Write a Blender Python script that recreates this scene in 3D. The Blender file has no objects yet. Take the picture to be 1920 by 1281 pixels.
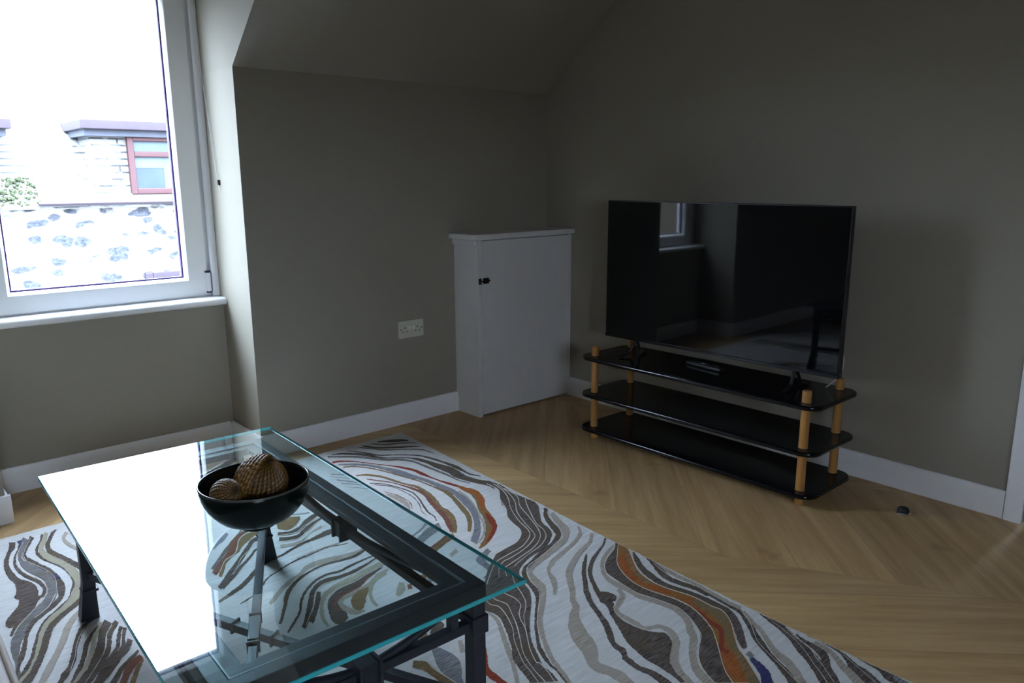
import bpy, bmesh, math, random
from mathutils import Vector, Matrix, noise
sc = bpy.context.scene
COL = sc.collection
random.seed(7)

# ---------------------------------------------------------------- camera
f_px, yaw, pit, rol = 1441.38, math.radians(41.3199), math.radians(12.1065), math.radians(0.3022)
fw = Vector((math.sin(yaw)*math.cos(pit), math.cos(yaw)*math.cos(pit), -math.sin(pit)))
rt = Vector((math.cos(yaw), -math.sin(yaw), 0.0))
dn = fw.cross(rt)
r2 = math.cos(rol)*rt + math.sin(rol)*dn
d2 = -math.sin(rol)*rt + math.cos(rol)*dn
cam = bpy.data.cameras.new('camera'); cam.sensor_width = 36.0; cam.lens = 36.0*f_px/1920.0
cam.clip_start = 0.02; cam.clip_end = 200
co = bpy.data.objects.new('camera', cam); COL.objects.link(co)
mw = Matrix((( r2.x, -d2.x, -fw.x, 0.0), (r2.y, -d2.y, -fw.y, 0.0), (r2.z, -d2.z, -fw.z, 1.2), (0, 0, 0, 1)))
co.matrix_world = mw
sc.camera = co

# ---------------------------------------------------------------- light
SKY = 56.0                                   # overcast sky, three times brighter overhead than at the horizon
world = bpy.data.worlds.new('overcast_sky'); sc.world = world; world.use_nodes = True
wn = world.node_tree; bgn = wn.nodes['Background']
_tc = wn.nodes.new('ShaderNodeTexCoord'); _sp = wn.nodes.new('ShaderNodeSeparateXYZ'); wn.links.new(_tc.outputs['Generated'], _sp.inputs[0])
_rp = wn.nodes.new('ShaderNodeValToRGB'); wn.links.new(_sp.outputs[2], _rp.inputs[0])
_mr = wn.nodes.new('ShaderNodeMapRange'); _mr.inputs[1].default_value = -1; _mr.inputs[2].default_value = 1
wn.links.new(_sp.outputs[2], _mr.inputs[0]); wn.links.new(_mr.outputs[0], _rp.inputs[0])
_e = _rp.color_ramp.elements
_e[0].position = 0.0; _e[0].color = (0.03, 0.03, 0.03, 1); _e[1].position = 1.0; _e[1].color = (0.76, 0.93, 1.18, 1)
_x = _e.new(0.49); _x.color = (0.03, 0.03, 0.03, 1); _x = _e.new(0.505); _x.color = (0.17, 0.20, 0.245, 1); _x = _e.new(0.75); _x.color = (0.44, 0.54, 0.69, 1)
wn.links.new(_rp.outputs[0], bgn.inputs['Color']); bgn.inputs['Strength'].default_value = SKY
sc.view_settings.view_transform = 'Standard'; sc.view_settings.look = 'None'
sc.view_settings.exposure = 0.0; sc.view_settings.gamma = 1.0
try: sc.view_settings.use_curve_mapping = False
except Exception: pass
sc.cycles.max_bounces = 10; sc.cycles.diffuse_bounces = 7; sc.cycles.transparent_max_bounces = 16
sc.cycles.caustics_reflective = False; sc.cycles.caustics_refractive = False

# ---------------------------------------------------------------- materials
def nodes(name):
    m = bpy.data.materials.new(name); m.use_nodes = True
    nt = m.node_tree
    return m, nt, nt.nodes['Principled BSDF']
def N(nt, t, **kw):
    n = nt.nodes.new(t)
    for k, v in kw.items(): setattr(n, k, v)
    return n
def mth(nt, op, a, b=None, c=None, clamp=False):
    n = nt.nodes.new('ShaderNodeMath'); n.operation = op; n.use_clamp = clamp
    for i, v in enumerate((a, b, c)):
        if v is None: continue
        if isinstance(v, (int, float)): n.inputs[i].default_value = v
        else: nt.links.new(v, n.inputs[i])
    return n.outputs[0]
def mixc(nt, fac, a, b, mode='MIX'):
    n = nt.nodes.new('ShaderNodeMix'); n.data_type = 'RGBA'; n.blend_type = mode
    for s, v in ((n.inputs[0], fac), (n.inputs[6], a), (n.inputs[7], b)):
        if isinstance(v, (int, float)): s.default_value = v
        elif isinstance(v, tuple): s.default_value = (*v, 1) if len(v) == 3 else v
        else: nt.links.new(v, s)
    return n.outputs[2]
def coords(nt, scale=(1, 1, 1)):
    tc = N(nt, 'ShaderNodeTexCoord'); mp = N(nt, 'ShaderNodeMapping')
    mp.inputs['Scale'].default_value = scale
    nt.links.new(tc.outputs['Object'], mp.inputs['Vector']); return mp.outputs[0]
def noise_n(nt, vec, scale, detail=3, rough=0.5):
    n = N(nt, 'ShaderNodeTexNoise'); n.inputs['Scale'].default_value = scale
    n.inputs['Detail'].default_value = detail; n.inputs['Roughness'].default_value = rough
    if vec is not None: nt.links.new(vec, n.inputs['Vector'])
    return n.outputs['Fac']
def bump(nt, b, h, strength, dist):
    n = N(nt, 'ShaderNodeBump'); n.inputs['Strength'].default_value = strength
    n.inputs['Distance'].default_value = dist
    nt.links.new(h, n.inputs['Height']); nt.links.new(n.outputs[0], b.inputs['Normal'])
def simple(name, c, rough=0.5, var=0.08, scale=20, stretch=(1, 1, 1), bmp=0.0, metal=0.0, spec=0.5, coat=0.0, bd=0.002):
    m, nt, b = nodes(name)
    v = coords(nt, stretch); f = noise_n(nt, v, scale)
    lo = tuple(x*(1-var) for x in c); hi = tuple(min(1, x*(1+var)) for x in c)
    nt.links.new(mixc(nt, f, lo, hi), b.inputs['Base Color'])
    b.inputs['Roughness'].default_value = rough; b.inputs['Metallic'].default_value = metal
    b.inputs['Specular IOR Level'].default_value = spec
    b.inputs['Coat Weight'].default_value = coat; b.inputs['Coat Roughness'].default_value = 0.03
    if bmp: bump(nt, b, f, bmp, bd)
    return m
M = {}
M['paint'] = simple('taupe_wall_paint', (0.315, 0.288, 0.232), 0.75, 0.03, 60, bmp=0.08, spec=0.3)
M['white'] = simple('white_gloss_paint', (0.86, 0.86, 0.87), 0.38, 0.02, 30, bmp=0.05)
M['cupboard'] = simple('brushed_white_paint', (0.70, 0.69, 0.68), 0.5, 0.04, 9, stretch=(6, 1, 1), bmp=0.15)
M['pvc'] = simple('white_window_plastic', (0.88, 0.89, 0.90), 0.3, 0.01, 20)
M['gasket'] = simple('dark_gasket_rubber', (0.045, 0.015, 0.13), 0.6, 0.1, 60)
M['ceiling'] = simple('ceiling_paint', (0.305, 0.28, 0.228), 0.8, 0.02, 60, bmp=0.05, spec=0.3)
M['iron'] = simple('black_wrought_iron', (0.012, 0.013, 0.018), 0.42, 0.25, 90, bmp=0.1, spec=0.38)
M['lightline'] = simple('painted_light_line', (0.20, 0.22, 0.24), 0.35, 0.2, 60, metal=0.4)
M['blackwood'] = simple('black_gloss_lacquer', (0.004, 0.004, 0.006), 0.14, 0.1, 30, spec=0.35)
M['blackplastic'] = simple('black_plastic', (0.008, 0.008, 0.009), 0.35, 0.1, 40)
M['button'] = simple('grey_button', (0.25, 0.25, 0.26), 0.4, 0.05, 40)
M['glint'] = simple('painted_pale_glint', (0.75, 0.75, 0.78), 0.3, 0.02, 40)
M['chrome'] = simple('brushed_chrome', (0.7, 0.7, 0.72), 0.18, 0.03, 40, metal=1.0)
M['rubber'] = simple('black_rubber', (0.01, 0.01, 0.011), 0.6, 0.1, 40)
M['socket'] = simple('aged_cream_plastic', (0.62, 0.61, 0.50), 0.4, 0.03, 20)
M['hole'] = simple('socket_dark_slot', (0.01, 0.01, 0.01), 0.8, 0.1, 20)
M['latch'] = simple('dark_bronze_metal', (0.03, 0.02, 0.018), 0.35, 0.2, 80, metal=0.6)
M['cable'] = simple('white_cable_sheath', (0.6, 0.6, 0.6), 0.4, 0.02, 20)
M['bowl'] = simple('dark_green_ceramic_glaze', (0.004, 0.006, 0.0045), 0.2, 0.6, 14, spec=0.25)
M['rimglaze'] = simple('brown_glaze_rim', (0.06, 0.06, 0.05), 0.2, 0.2, 20)
M['stool'] = simple('cream_upholstery', (0.55, 0.47, 0.43), 0.6, 0.04, 120, bmp=0.2)
M['piping'] = simple('tan_piping', (0.38, 0.31, 0.25), 0.6, 0.05, 120)
M['doorwood'] = simple('dark_door_paint', (0.05, 0.055, 0.05), 0.5, 0.05, 20)
M['blindcord'] = simple('white_cord', (0.75, 0.75, 0.75), 0.6, 0.02, 20)
M['slotwood'] = simple('dark_gap', (0.02, 0.018, 0.016), 0.9, 0.1, 20)

# oak dowel with lengthwise grain
def wood_dowel():
    m, nt, b = nodes('varnished_pine_dowel')
    v = coords(nt, (60, 60, 3)); f = noise_n(nt, v, 1.5, 4, 0.6)
    nt.links.new(mixc(nt, f, (0.30, 0.125, 0.028), (0.62, 0.31, 0.09)), b.inputs['Base Color'])
    b.inputs['Roughness'].default_value = 0.4; return m
M['dowel'] = wood_dowel()

def thin_glass(name, tint, r0=0.08, rough=0.0, reflect=True):
    m = bpy.data.materials.new(name); m.use_nodes = True; nt = m.node_tree; nt.nodes.clear()
    out = N(nt, 'ShaderNodeOutputMaterial'); tr = N(nt, 'ShaderNodeBsdfTransparent')
    tr.inputs[0].default_value = (*tint, 1)
    if not reflect:
        nt.links.new(tr.outputs[0], out.inputs[0]); return m
    gl = N(nt, 'ShaderNodeBsdfGlossy'); gl.inputs['Roughness'].default_value = rough
    gl.inputs['Color'].default_value = (0.95, 0.99, 1.0, 1)
    g = N(nt, 'ShaderNodeNewGeometry'); d = N(nt, 'ShaderNodeVectorMath'); d.operation = 'DOT_PRODUCT'
    nt.links.new(g.outputs['Incoming'], d.inputs[0]); nt.links.new(g.outputs['Normal'], d.inputs[1])
    c = mth(nt, 'ABSOLUTE', d.outputs['Value'])
    s = mth(nt, 'POWER', mth(nt, 'SUBTRACT', 1.0, c, clamp=True), 5.0)
    R = mth(nt, 'MULTIPLY_ADD', s, 0.96, 0.04)              # Schlick for one face
    R2 = mth(nt, 'DIVIDE', mth(nt, 'MULTIPLY', R, 2.0), mth(nt, 'ADD', R, 1.0))   # both faces of the sheet
    mx = N(nt, 'ShaderNodeMixShader'); nt.links.new(R2, mx.inputs[0])
    nt.links.new(tr.outputs[0], mx.inputs[1]); nt.links.new(gl.outputs[0], mx.inputs[2])
    nt.links.new(mx.outputs[0], out.inputs[0]); return m
M['glass_top'] = thin_glass('table_glass_face', (0.76, 0.90, 0.91))
M['glass_under'] = thin_glass('table_glass_underside', (0.97, 0.99, 0.99), reflect=False)
M['pane'] = thin_glass('window_glass', (0.96, 0.98, 0.98))
M['pane_in'] = thin_glass('window_glass_inner', (1, 1, 1), reflect=False)
def edge_glass():
    m, nt, b = nodes('table_glass_green_edge')
    b.inputs['Base Color'].default_value = (0.03, 0.30, 0.31, 1); b.inputs['Roughness'].default_value = 0.08
    out = nt.nodes['Material Output']; tl = N(nt, 'ShaderNodeBsdfTranslucent'); tl.inputs[0].default_value = (0.08, 0.62, 0.60, 1)
    mx = N(nt, 'ShaderNodeMixShader'); mx.inputs[0].default_value = 0.22
    nt.links.new(b.outputs[0], mx.inputs[1]); nt.links.new(tl.outputs[0], mx.inputs[2]); nt.links.new(mx.outputs[0], out.inputs[0])
    return m
M['glass_edge'] = edge_glass()
def screen():
    m, nt, b = nodes('black_screen_panel')
    v = coords(nt); f = noise_n(nt, v, 3)
    nt.links.new(mixc(nt, f, (0.003, 0.003, 0.0035), (0.004, 0.004, 0.005)), b.inputs['Base Color'])
    b.inputs['Roughness'].default_value = 0.03; b.inputs['Specular IOR Level'].default_value = 0.32; return m
M['screen'] = screen()

# yarns of the rug: fine weft dashes across the pile
def yarn(name, c1, c2, c3=None, sc_=1.0, amt=0.9):
    m, nt, b = nodes(name)
    v = coords(nt, (26*sc_, 210*sc_, 1)); f = noise_n(nt, v, 1.0, 2, 0.6)
    v2 = coords(nt, (1, 1, 1)); f2 = noise_n(nt, v2, 9, 3, 0.6)
    rp = N(nt, 'ShaderNodeMapRange'); rp.inputs[1].default_value = 0.32; rp.inputs[2].default_value = 0.68
    nt.links.new(f, rp.inputs[0])
    col = mixc(nt, rp.outputs[0], c1, c2)
    if c3 is not None:
        rr = N(nt, 'ShaderNodeMapRange'); rr.inputs[1].default_value = 0.48; rr.inputs[2].default_value = 0.62
        nt.links.new(f2, rr.inputs[0]); col = mixc(nt, mth(nt, 'MULTIPLY', rr.outputs[0], 0.75), col, c3)
    v3 = coords(nt, (1, 1, 1)); f3 = noise_n(nt, v3, 700, 2, 0.7)
    col = mixc(nt, f3, col, mixc(nt, 1.0, col, (0.72, 0.72, 0.72), 'MULTIPLY'))
    nt.links.new(col, b.inputs['Base Color'])
    b.inputs['Roughness'].default_value = 0.95; b.inputs['Specular IOR Level'].default_value = 0.1
    bump(nt, b, f3, 0.4, 0.002); return m
Y = {}
Y['base'] = yarn('off_white_pile', (0.60, 0.58, 0.56), (0.74, 0.72, 0.70), (0.66, 0.65, 0.62), 0.35)
Y['dk'] = yarn('brown_grey_yarn', (0.045, 0.032, 0.030), (0.20, 0.16, 0.14), (0.12, 0.092, 0.06))
Y['dkslate'] = yarn('grey_slate_yarn', (0.13, 0.11, 0.11), (0.27, 0.26, 0.26), (0.16, 0.14, 0.11))
Y['slate'] = yarn('pale_slate_yarn', (0.13, 0.125, 0.14), (0.36, 0.35, 0.35), (0.22, 0.22, 0.26))
Y['tan'] = yarn('beige_yarn', (0.33, 0.27, 0.215), (0.50, 0.44, 0.37), (0.42, 0.37, 0.32))
Y['tan2'] = yarn('warm_beige_yarn', (0.34, 0.30, 0.22), (0.46, 0.42, 0.33), (0.40, 0.36, 0.26))
Y['gold'] = yarn('ochre_brown_yarn', (0.18, 0.105, 0.05), (0.32, 0.21, 0.11), (0.20, 0.155, 0.085))
Y['rust'] = yarn('rust_orange_yarn', (0.28, 0.075, 0.022), (0.42, 0.15, 0.045), (0.28, 0.15, 0.045))
Y['red'] = yarn('brick_red_yarn', (0.20, 0.028, 0.018), (0.32, 0.07, 0.04), (0.26, 0.06, 0.035))
Y['redbr'] = yarn('red_brown_yarn', (0.14, 0.05, 0.04), (0.30, 0.14, 0.10), (0.20, 0.09, 0.06))
Y['navy'] = yarn('navy_blue_yarn', (0.02, 0.02, 0.07), (0.12, 0.12, 0.22), (0.05, 0.05, 0.14))
Y['ln'] = yarn('cream_outline_yarn', (0.62, 0.56, 0.48), (0.74, 0.68, 0.60), None, 0.5)

# ---------------------------------------------------------------- floor material: wide oak chevron
def floor_mat():
    m, nt, b = nodes('oak_chevron_planks')
    tc = N(nt, 'ShaderNodeTexCoord'); sp = N(nt, 'ShaderNodeSeparateXYZ'); nt.links.new(tc.outputs['Object'], sp.inputs[0])
    x, y = sp.outputs[0], sp.outputs[1]
    sh = mth(nt, 'MULTIPLY', mth(nt, 'MAXIMUM', mth(nt, 'SUBTRACT', 1.25, y), 0.0), 0.55)
    s = mth(nt, 'DIVIDE', mth(nt, 'SUBTRACT', mth(nt, 'SUBTRACT', x, 2.017), sh), 0.86)
    reg = mth(nt, 'FLOOR', s)
    par = mth(nt, 'FLOORED_MODULO', reg, 2.0)                 # 1 = leaning left, 0 = leaning right
    a = math.radians(45)
    ca, sa = math.cos(a), math.sin(a)
    u1 = mth(nt, 'SUBTRACT', mth(nt, 'MULTIPLY', x, ca), mth(nt, 'MULTIPLY', y, sa))
    v1 = mth(nt, 'ADD', mth(nt, 'MULTIPLY', x, sa), mth(nt, 'MULTIPLY', y, ca))
    def sel(p, q): return mth(nt, 'ADD', mth(nt, 'MULTIPLY', par, p), mth(nt, 'MULTIPLY', mth(nt, 'SUBTRACT', 1.0, par), q))
    u, v = sel(u1, v1), sel(v1, u1)
    vw = mth(nt, 'DIVIDE', mth(nt, 'ADD', v, 0.06), 0.27)
    pid = mth(nt, 'ADD', mth(nt, 'FLOOR', vw), mth(nt, 'MULTIPLY', reg, 17.3))
    wnz = N(nt, 'ShaderNodeTexWhiteNoise'); wnz.noise_dimensions = '1D'; nt.links.new(pid, wnz.inputs['W'])
    cb = N(nt, 'ShaderNodeCombineXYZ')
    nt.links.new(mth(nt, 'MULTIPLY', u, 1.6), cb.inputs[0]); nt.links.new(mth(nt, 'MULTIPLY', v, 22.0), cb.inputs[1])
    nt.links.new(mth(nt, 'MULTIPLY', wnz.outputs['Value'], 40.0), cb.inputs[2])
    g = noise_n(nt, cb.outputs[0], 1.0, 6, 0.62)
    cb2 = N(nt, 'ShaderNodeCombineXYZ')
    nt.links.new(mth(nt, 'MULTIPLY', u, 6.0), cb2.inputs[0]); nt.links.new(mth(nt, 'MULTIPLY', v, 120.0), cb2.inputs[1])
    nt.links.new(mth(nt, 'MULTIPLY', wnz.outputs['Value'], 90.0), cb2.inputs[2])
    g2 = noise_n(nt, cb2.outputs[0], 1.0, 3, 0.7)
    rr = N(nt, 'ShaderNodeMapRange'); rr.inputs[1].default_value = 0.30; rr.inputs[2].default_value = 0.72; nt.links.new(g, rr.inputs[0])
    col = mixc(nt, rr.outputs[0], (0.39, 0.23, 0.095), (0.72, 0.485, 0.235))
    col = mixc(nt, mth(nt, 'MULTIPLY', g2, 0.6), col, (0.38, 0.24, 0.105))
    tone = mth(nt, 'MULTIPLY_ADD', wnz.outputs['Value'], 0.22, 0.88)
    tn = N(nt, 'ShaderNodeCombineColor')
    for i in range(3): nt.links.new(tone, tn.inputs[i])
    col = mixc(nt, 1.0, col, tn.outputs[0], 'MULTIPLY')
    # knots
    kn = noise_n(nt, tc.outputs['Object'], 5.5, 2, 0.5)
    kr = N(nt, 'ShaderNodeMapRange'); kr.inputs[1].default_value = 0.70; kr.inputs[2].default_value = 0.80; nt.links.new(kn, kr.inputs[0])
    col = mixc(nt, mth(nt, 'MULTIPLY', kr.outputs[0], 0.6), col, (0.20, 0.12, 0.06))
    # hairline joints
    fr = mth(nt, 'FRACT', vw); e1 = mth(nt, 'MINIMUM', fr, mth(nt, 'SUBTRACT', 1.0, fr))
    fs = mth(nt, 'FRACT', s); e2 = mth(nt, 'MULTIPLY', mth(nt, 'MINIMUM', fs, mth(nt, 'SUBTRACT', 1.0, fs)), 3.7)
    e = mth(nt, 'LESS_THAN', mth(nt, 'MINIMUM', e1, e2), 0.0055)
    col = mixc(nt, mth(nt, 'MULTIPLY', e, 0.35), col, (0.12, 0.075, 0.04))
    nt.links.new(col, b.inputs['Base Color'])
    b.inputs['Roughness'].default_value = 0.42; b.inputs['Specular IOR Level'].default_value = 0.45
    bump(nt, b, g2, 0.12, 0.001); return m
M['floor'] = floor_mat()

def stone_mat():
    m, nt, b = nodes('rubble_stone_with_lime_mortar')
    v = coords(nt, (1.0, 1.0, 1.7))
    nz = N(nt, 'ShaderNodeTexNoise'); nz.inputs['Scale'].default_value = 2.5; nt.links.new(v, nz.inputs['Vector'])
    mv = N(nt, 'ShaderNodeVectorMath'); mv.operation = 'MULTIPLY_ADD'; mv.inputs[1].default_value = (0.45, 0.45, 0.45)
    nt.links.new(nz.outputs['Color'], mv.inputs[0]); nt.links.new(v, mv.inputs[2])
    vo = N(nt, 'ShaderNodeTexVoronoi'); vo.feature = 'F1'; vo.inputs['Scale'].default_value = 3.7; nt.links.new(mv.outputs[0], vo.inputs['Vector'])
    rr = N(nt, 'ShaderNodeMapRange'); rr.inputs[1].default_value = 0.38; rr.inputs[2].default_value = 0.52; nt.links.new(vo.outputs['Distance'], rr.inputs[0])
    wn_ = N(nt, 'ShaderNodeSeparateColor'); nt.links.new(vo.outputs['Color'], wn_.inputs[0])
    dark = mth(nt, 'LESS_THAN', wn_.outputs[0], 0.72)
    _g = noise_n(nt, v, 16, 6, 0.8); _gr = N(nt, 'ShaderNodeMapRange'); _gr.inputs[1].default_value = 0.38; _gr.inputs[2].default_value = 0.72; nt.links.new(_g, _gr.inputs[0]); grain = _gr.outputs[0]
    stone = mixc(nt, grain, (0.010, 0.012, 0.019), (0.11, 0.115, 0.135))
    pale = mixc(nt, grain, (0.07, 0.07, 0.075), (0.26, 0.25, 0.24))
    st = mixc(nt, dark, pale, stone)
    nt.links.new(mixc(nt, rr.outputs[0], st, (0.42, 0.41, 0.40)), b.inputs['Base Color'])
    b.inputs['Roughness'].default_value = 0.95; return m
M['stone'] = stone_mat()
def slate_mat():
    m, nt, b = nodes('weathered_roof_slates')
    br = N(nt, 'ShaderNodeTexBrick'); tc = N(nt, 'ShaderNodeTexCoord'); mp = N(nt, 'ShaderNodeMapping')
    sx = N(nt, 'ShaderNodeSeparateXYZ'); nt.links.new(tc.outputs['Object'], sx.inputs[0])
    cb = N(nt, 'ShaderNodeCombineXYZ'); nt.links.new(sx.outputs[0], cb.inputs[0])
    nt.links.new(mth(nt, 'MULTIPLY', sx.outputs[2], 1.0), cb.inputs[1])
    nt.links.new(cb.outputs[0], br.inputs['Vector'])
    br.inputs['Scale'].default_value = 1.0; br.inputs['Brick Width'].default_value = 0.9; br.inputs['Row Height'].default_value = 0.085
    br.inputs['Mortar Size'].default_value = 0.013; br.inputs['Mortar Smooth'].default_value = 0.2
    br.inputs['Color1'].default_value = (0.17, 0.17, 0.175, 1); br.inputs['Color2'].default_value = (0.24, 0.235, 0.225, 1)
    br.inputs['Mortar'].default_value = (0.03, 0.03, 0.032, 1)
    nf = noise_n(nt, tc.outputs['Object'], 3.5, 3, 0.6); mk = N(nt, 'ShaderNodeMapRange'); mk.inputs[1].default_value = 0.46; mk.inputs[2].default_value = 0.62; nt.links.new(nf, mk.inputs[0])
    nt.links.new(mixc(nt, mk.outputs[0], br.outputs['Color'], (0.20, 0.20, 0.20)), b.inputs['Base Color']); b.inputs['Roughness'].default_value = 0.85; return m
M['slate'] = slate_mat()
M['redframe'] = simple('red_brown_stained_timber', (0.050, 0.014, 0.016), 0.6, 0.15, 10)
M['fascia'] = simple('purple_brown_fascia', (0.032, 0.020, 0.030), 0.6, 0.2, 8)
M['soffit'] = simple('grey_blue_lead', (0.05, 0.055, 0.075), 0.7, 0.2, 8)
M['render'] = simple('pale_render', (0.3, 0.3, 0.3), 0.9, 0.05, 8)
M['paleglass'] = simple('pale_green_cheek_panel', (0.10, 0.12, 0.13), 0.4, 0.15, 3)
M['farglass'] = simple('far_window_pane', (0.03, 0.045, 0.06), 0.25, 0.4, 3)
M['curtain'] = simple('pale_net_curtain', (0.07, 0.09, 0.105), 0.8, 0.1, 5)
M['moss'] = simple('moss_and_ferns', (0.035, 0.042, 0.016), 0.9, 0.5, 30)
M['ground'] = simple('street_tarmac', (0.2, 0.2, 0.2), 0.9, 0.1, 5)

# ---------------------------------------------------------------- mesh helpers
def obj(name, bm, mats, parent=None, loc=None, rotz=None, smooth=False, bevel=0.0, seg=2):
    me = bpy.data.meshes.new(name); bmesh.ops.recalc_face_normals(bm, faces=bm.faces); bm.to_mesh(me); bm.free()
    if not isinstance(mats, (list, tuple)): mats = [mats]
    for m in mats: me.materials.append(m)
    if smooth:
        for p in me.polygons: p.use_smooth = True
    o = bpy.data.objects.new(name, me); COL.objects.link(o)
    if parent is not None: o.parent = parent
    if loc is not None: o.location = loc
    if rotz is not None: o.rotation_euler = (0, 0, rotz)
    if bevel:
        md = o.modifiers.new('bevel', 'BEVEL'); md.width = bevel; md.segments = seg; md.limit_method = 'ANGLE'; md.angle_limit = math.radians(40)
        me.polygons.foreach_set('use_smooth', [True]*len(me.polygons))
        wn2 = o.modifiers.new('wn', 'WEIGHTED_NORMAL'); wn2.keep_sharp = True
    return o
def box(bm, x0, x1, y0, y1, z0, z1, mi=0):
    vs = [bm.verts.new(p) for p in ((x0,y0,z0),(x1,y0,z0),(x1,y1,z0),(x0,y1,z0),(x0,y0,z1),(x1,y0,z1),(x1,y1,z1),(x0,y1,z1))]
    for q in ((0,3,2,1),(4,5,6,7),(0,1,5,4),(1,2,6,5),(2,3,7,6),(3,0,4,7)):
        fa = bm.faces.new([vs[i] for i in q]); fa.material_index = mi
    return vs
def B(*a):
    bm = bmesh.new(); box(bm, *a); return bm
def cyl(bm, x, y, z0, z1, r0, r1=None, n=24):
    r1 = r0 if r1 is None else r1
    a = [bm.verts.new((x+r0*math.cos(2*math.pi*i/n), y+r0*math.sin(2*math.pi*i/n), z0)) for i in range(n)]
    b = [bm.verts.new((x+r1*math.cos(2*math.pi*i/n), y+r1*math.sin(2*math.pi*i/n), z1)) for i in range(n)]
    for i in range(n):
        bm.faces.new((a[i], a[(i+1)%n], b[(i+1)%n], b[i]))
    bm.faces.new(a[::-1]); bm.faces.new(b)
def extrude_poly(bm, pts, axis, a0, a1):
    # pts: 2D outline in the two other axes, extruded along axis from a0 to a1
    def P(p, a):
        return {'x': (a, p[0], p[1]), 'y': (p[0], a, p[1]), 'z': (p[0], p[1], a)}[axis]
    A = [bm.verts.new(P(p, a0)) for p in pts]; Bq = [bm.verts.new(P(p, a1)) for p in pts]
    n = len(pts)
    for i in range(n): bm.faces.new((A[i], A[(i+1)%n], Bq[(i+1)%n], Bq[i]))
    bm.faces.new(A[::-1]); bm.faces.new(Bq)
def lathe(bm, prof, cx=0, cy=0, n=64):
    rings = []
    for r, z in prof:
        if r < 1e-6: rings.append([bm.verts.new((cx, cy, z))])
        else: rings.append([bm.verts.new((cx+r*math.cos(2*math.pi*i/n), cy+r*math.sin(2*math.pi*i/n), z)) for i in range(n)])
    for a, b in zip(rings, rings[1:]):
        for i in range(n):
            j = (i+1) % n
            if len(a) == 1: bm.faces.new((a[0], b[i], b[j]))
            elif len(b) == 1: bm.faces.new((a[i], a[j], b[0]))
            else: bm.faces.new((a[i], a[j], b[j], b[i]))
def bar(bm, pts, w, h=None, n=4, up=Vector((0, 0, 1)), taper=None):
    # swept bar: square (n=4) or round section along a list of points
    h = w if h is None else h
    pts = [Vector(p) for p in pts]; rings = []
    for i, p in enumerate(pts):
        t = (pts[min(i+1, len(pts)-1)]-pts[max(i-1, 0)]).normalized()
        s = t.cross(up)
        if s.length < 1e-4: s = t.cross(Vector((0, 1, 0)))
        s.normalize(); u = s.cross(t).normalized()
        k = 1.0 if taper is None else taper[i]
        ring = []
        if n == 4:
            for a, b in ((-1,-1),(1,-1),(1,1),(-1,1)): ring.append(bm.verts.new(p+s*a*w*k/2+u*b*h*k/2))
        else:
            for q in range(n):
                an = 2*math.pi*q/n; ring.append(bm.verts.new(p+s*math.cos(an)*w*k/2+u*math.sin(an)*h*k/2))
        rings.append(ring)
    m_ = len(rings[0])
    for a, b in zip(rings, rings[1:]):
        for i in range(m_): bm.faces.new((a[i], a[(i+1)%m_], b[(i+1)%m_], b[i]))
    bm.faces.new(rings[0][::-1]); bm.faces.new(rings[-1])
def catmull(P, k=6):
    P = [Vector(p) for p in P]; Q = [P[0]*2-P[1]]+P+[P[-1]*2-P[-2]]; out = []
    for i in range(1, len(Q)-2):
        a, b, c, d = Q[i-1:i+3]
        for j in range(k):
            t = j/k
            out.append(0.5*((2*b)+(c-a)*t+(2*a-5*b+4*c-d)*t*t+(3*b-a-3*c+d)*t**3))
    out.append(P[-1]); return out
def thing(name, label, cat, loc=(0, 0, 0), rotz=0, group=None):
    o = bpy.data.objects.new(name, None); COL.objects.link(o); o.location = loc; o.rotation_euler = (0, 0, rotz)
    o.empty_display_size = 0.1
    o['label'] = label; o['category'] = cat
    if group: o['group'] = group
    return o
def tag(o, label, cat, group=None):
    o['label'] = label; o['category'] = cat
    if group: o['group'] = group
    return o
def struct(o):
    o['kind'] = 'structure'; return o

# ================================================================ THE ROOM
YE, XR, YW, XC, XCL = 3.111, 3.0, 3.413, 1.279, 0.333
CZ = 2.30                                   # flat ceiling
KZ = 1.631; SL = 0.82                       # knee wall height, slope of the coombed ceiling
yk = YE-(CZ-KZ)/SL
X0, Y0 = -1.6, -1.7                         # unseen ends of the room
struct(obj('floor', B(X0-.1, XR+.3, Y0-.1, YW+.2, -0.12, 0.0), M['floor']))
struct(obj('ceiling', B(X0-.1, XR+.3, Y0-.1, YW+.2, CZ, CZ+.15), M['ceiling']))
# knee walls either side of the dormer, with the sloping ceiling above them
def eaves(x0, x1, nm, wn_):
    struct(obj(wn_, B(x0, x1, YE, YW+.2, 0.0, KZ), M['paint']))
    bm = bmesh.new(); extrude_poly(bm, [(YE, KZ), (YW+.2, KZ), (YW+.2, CZ), (yk, CZ)], 'x', x0, x1)
    struct(obj(nm, bm, M['ceiling']))
eaves(XC, XR+.1, 'ceiling_slope_right', 'wall_back_right')
eaves(X0, XCL, 'ceiling_slope_left', 'wall_back_left')
WX0, WX1, WZ0, WZ1 = XCL, XC, 0.685, 2.02   # window opening
struct(obj('wall_window', B(XCL, XC, YW, YW+.12, 0.0, WZ0-.035), M['paint']))
struct(obj('wall_window_head', B(XCL, XC, YW-.0, YW+.2, WZ1, CZ), M['paint']))
DY0, DY1 = -0.12, 0.70                       # doorway in the right wall
bm = bmesh.new(); box(bm, XR, XR+.12, DY1, YE, 0, CZ); obj_ = struct(obj('wall_right', bm, M['paint']))
bm = bmesh.new(); box(bm, XR, XR+.12, Y0, DY0, 0, CZ); box(bm, XR, XR+.12, DY0, DY1, 2.02, CZ); struct(obj('wall_right_near', bm, M['paint']))
struct(obj('wall_left', B(X0-.1, X0, Y0, YE, 0, CZ), M['paint']))
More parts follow.
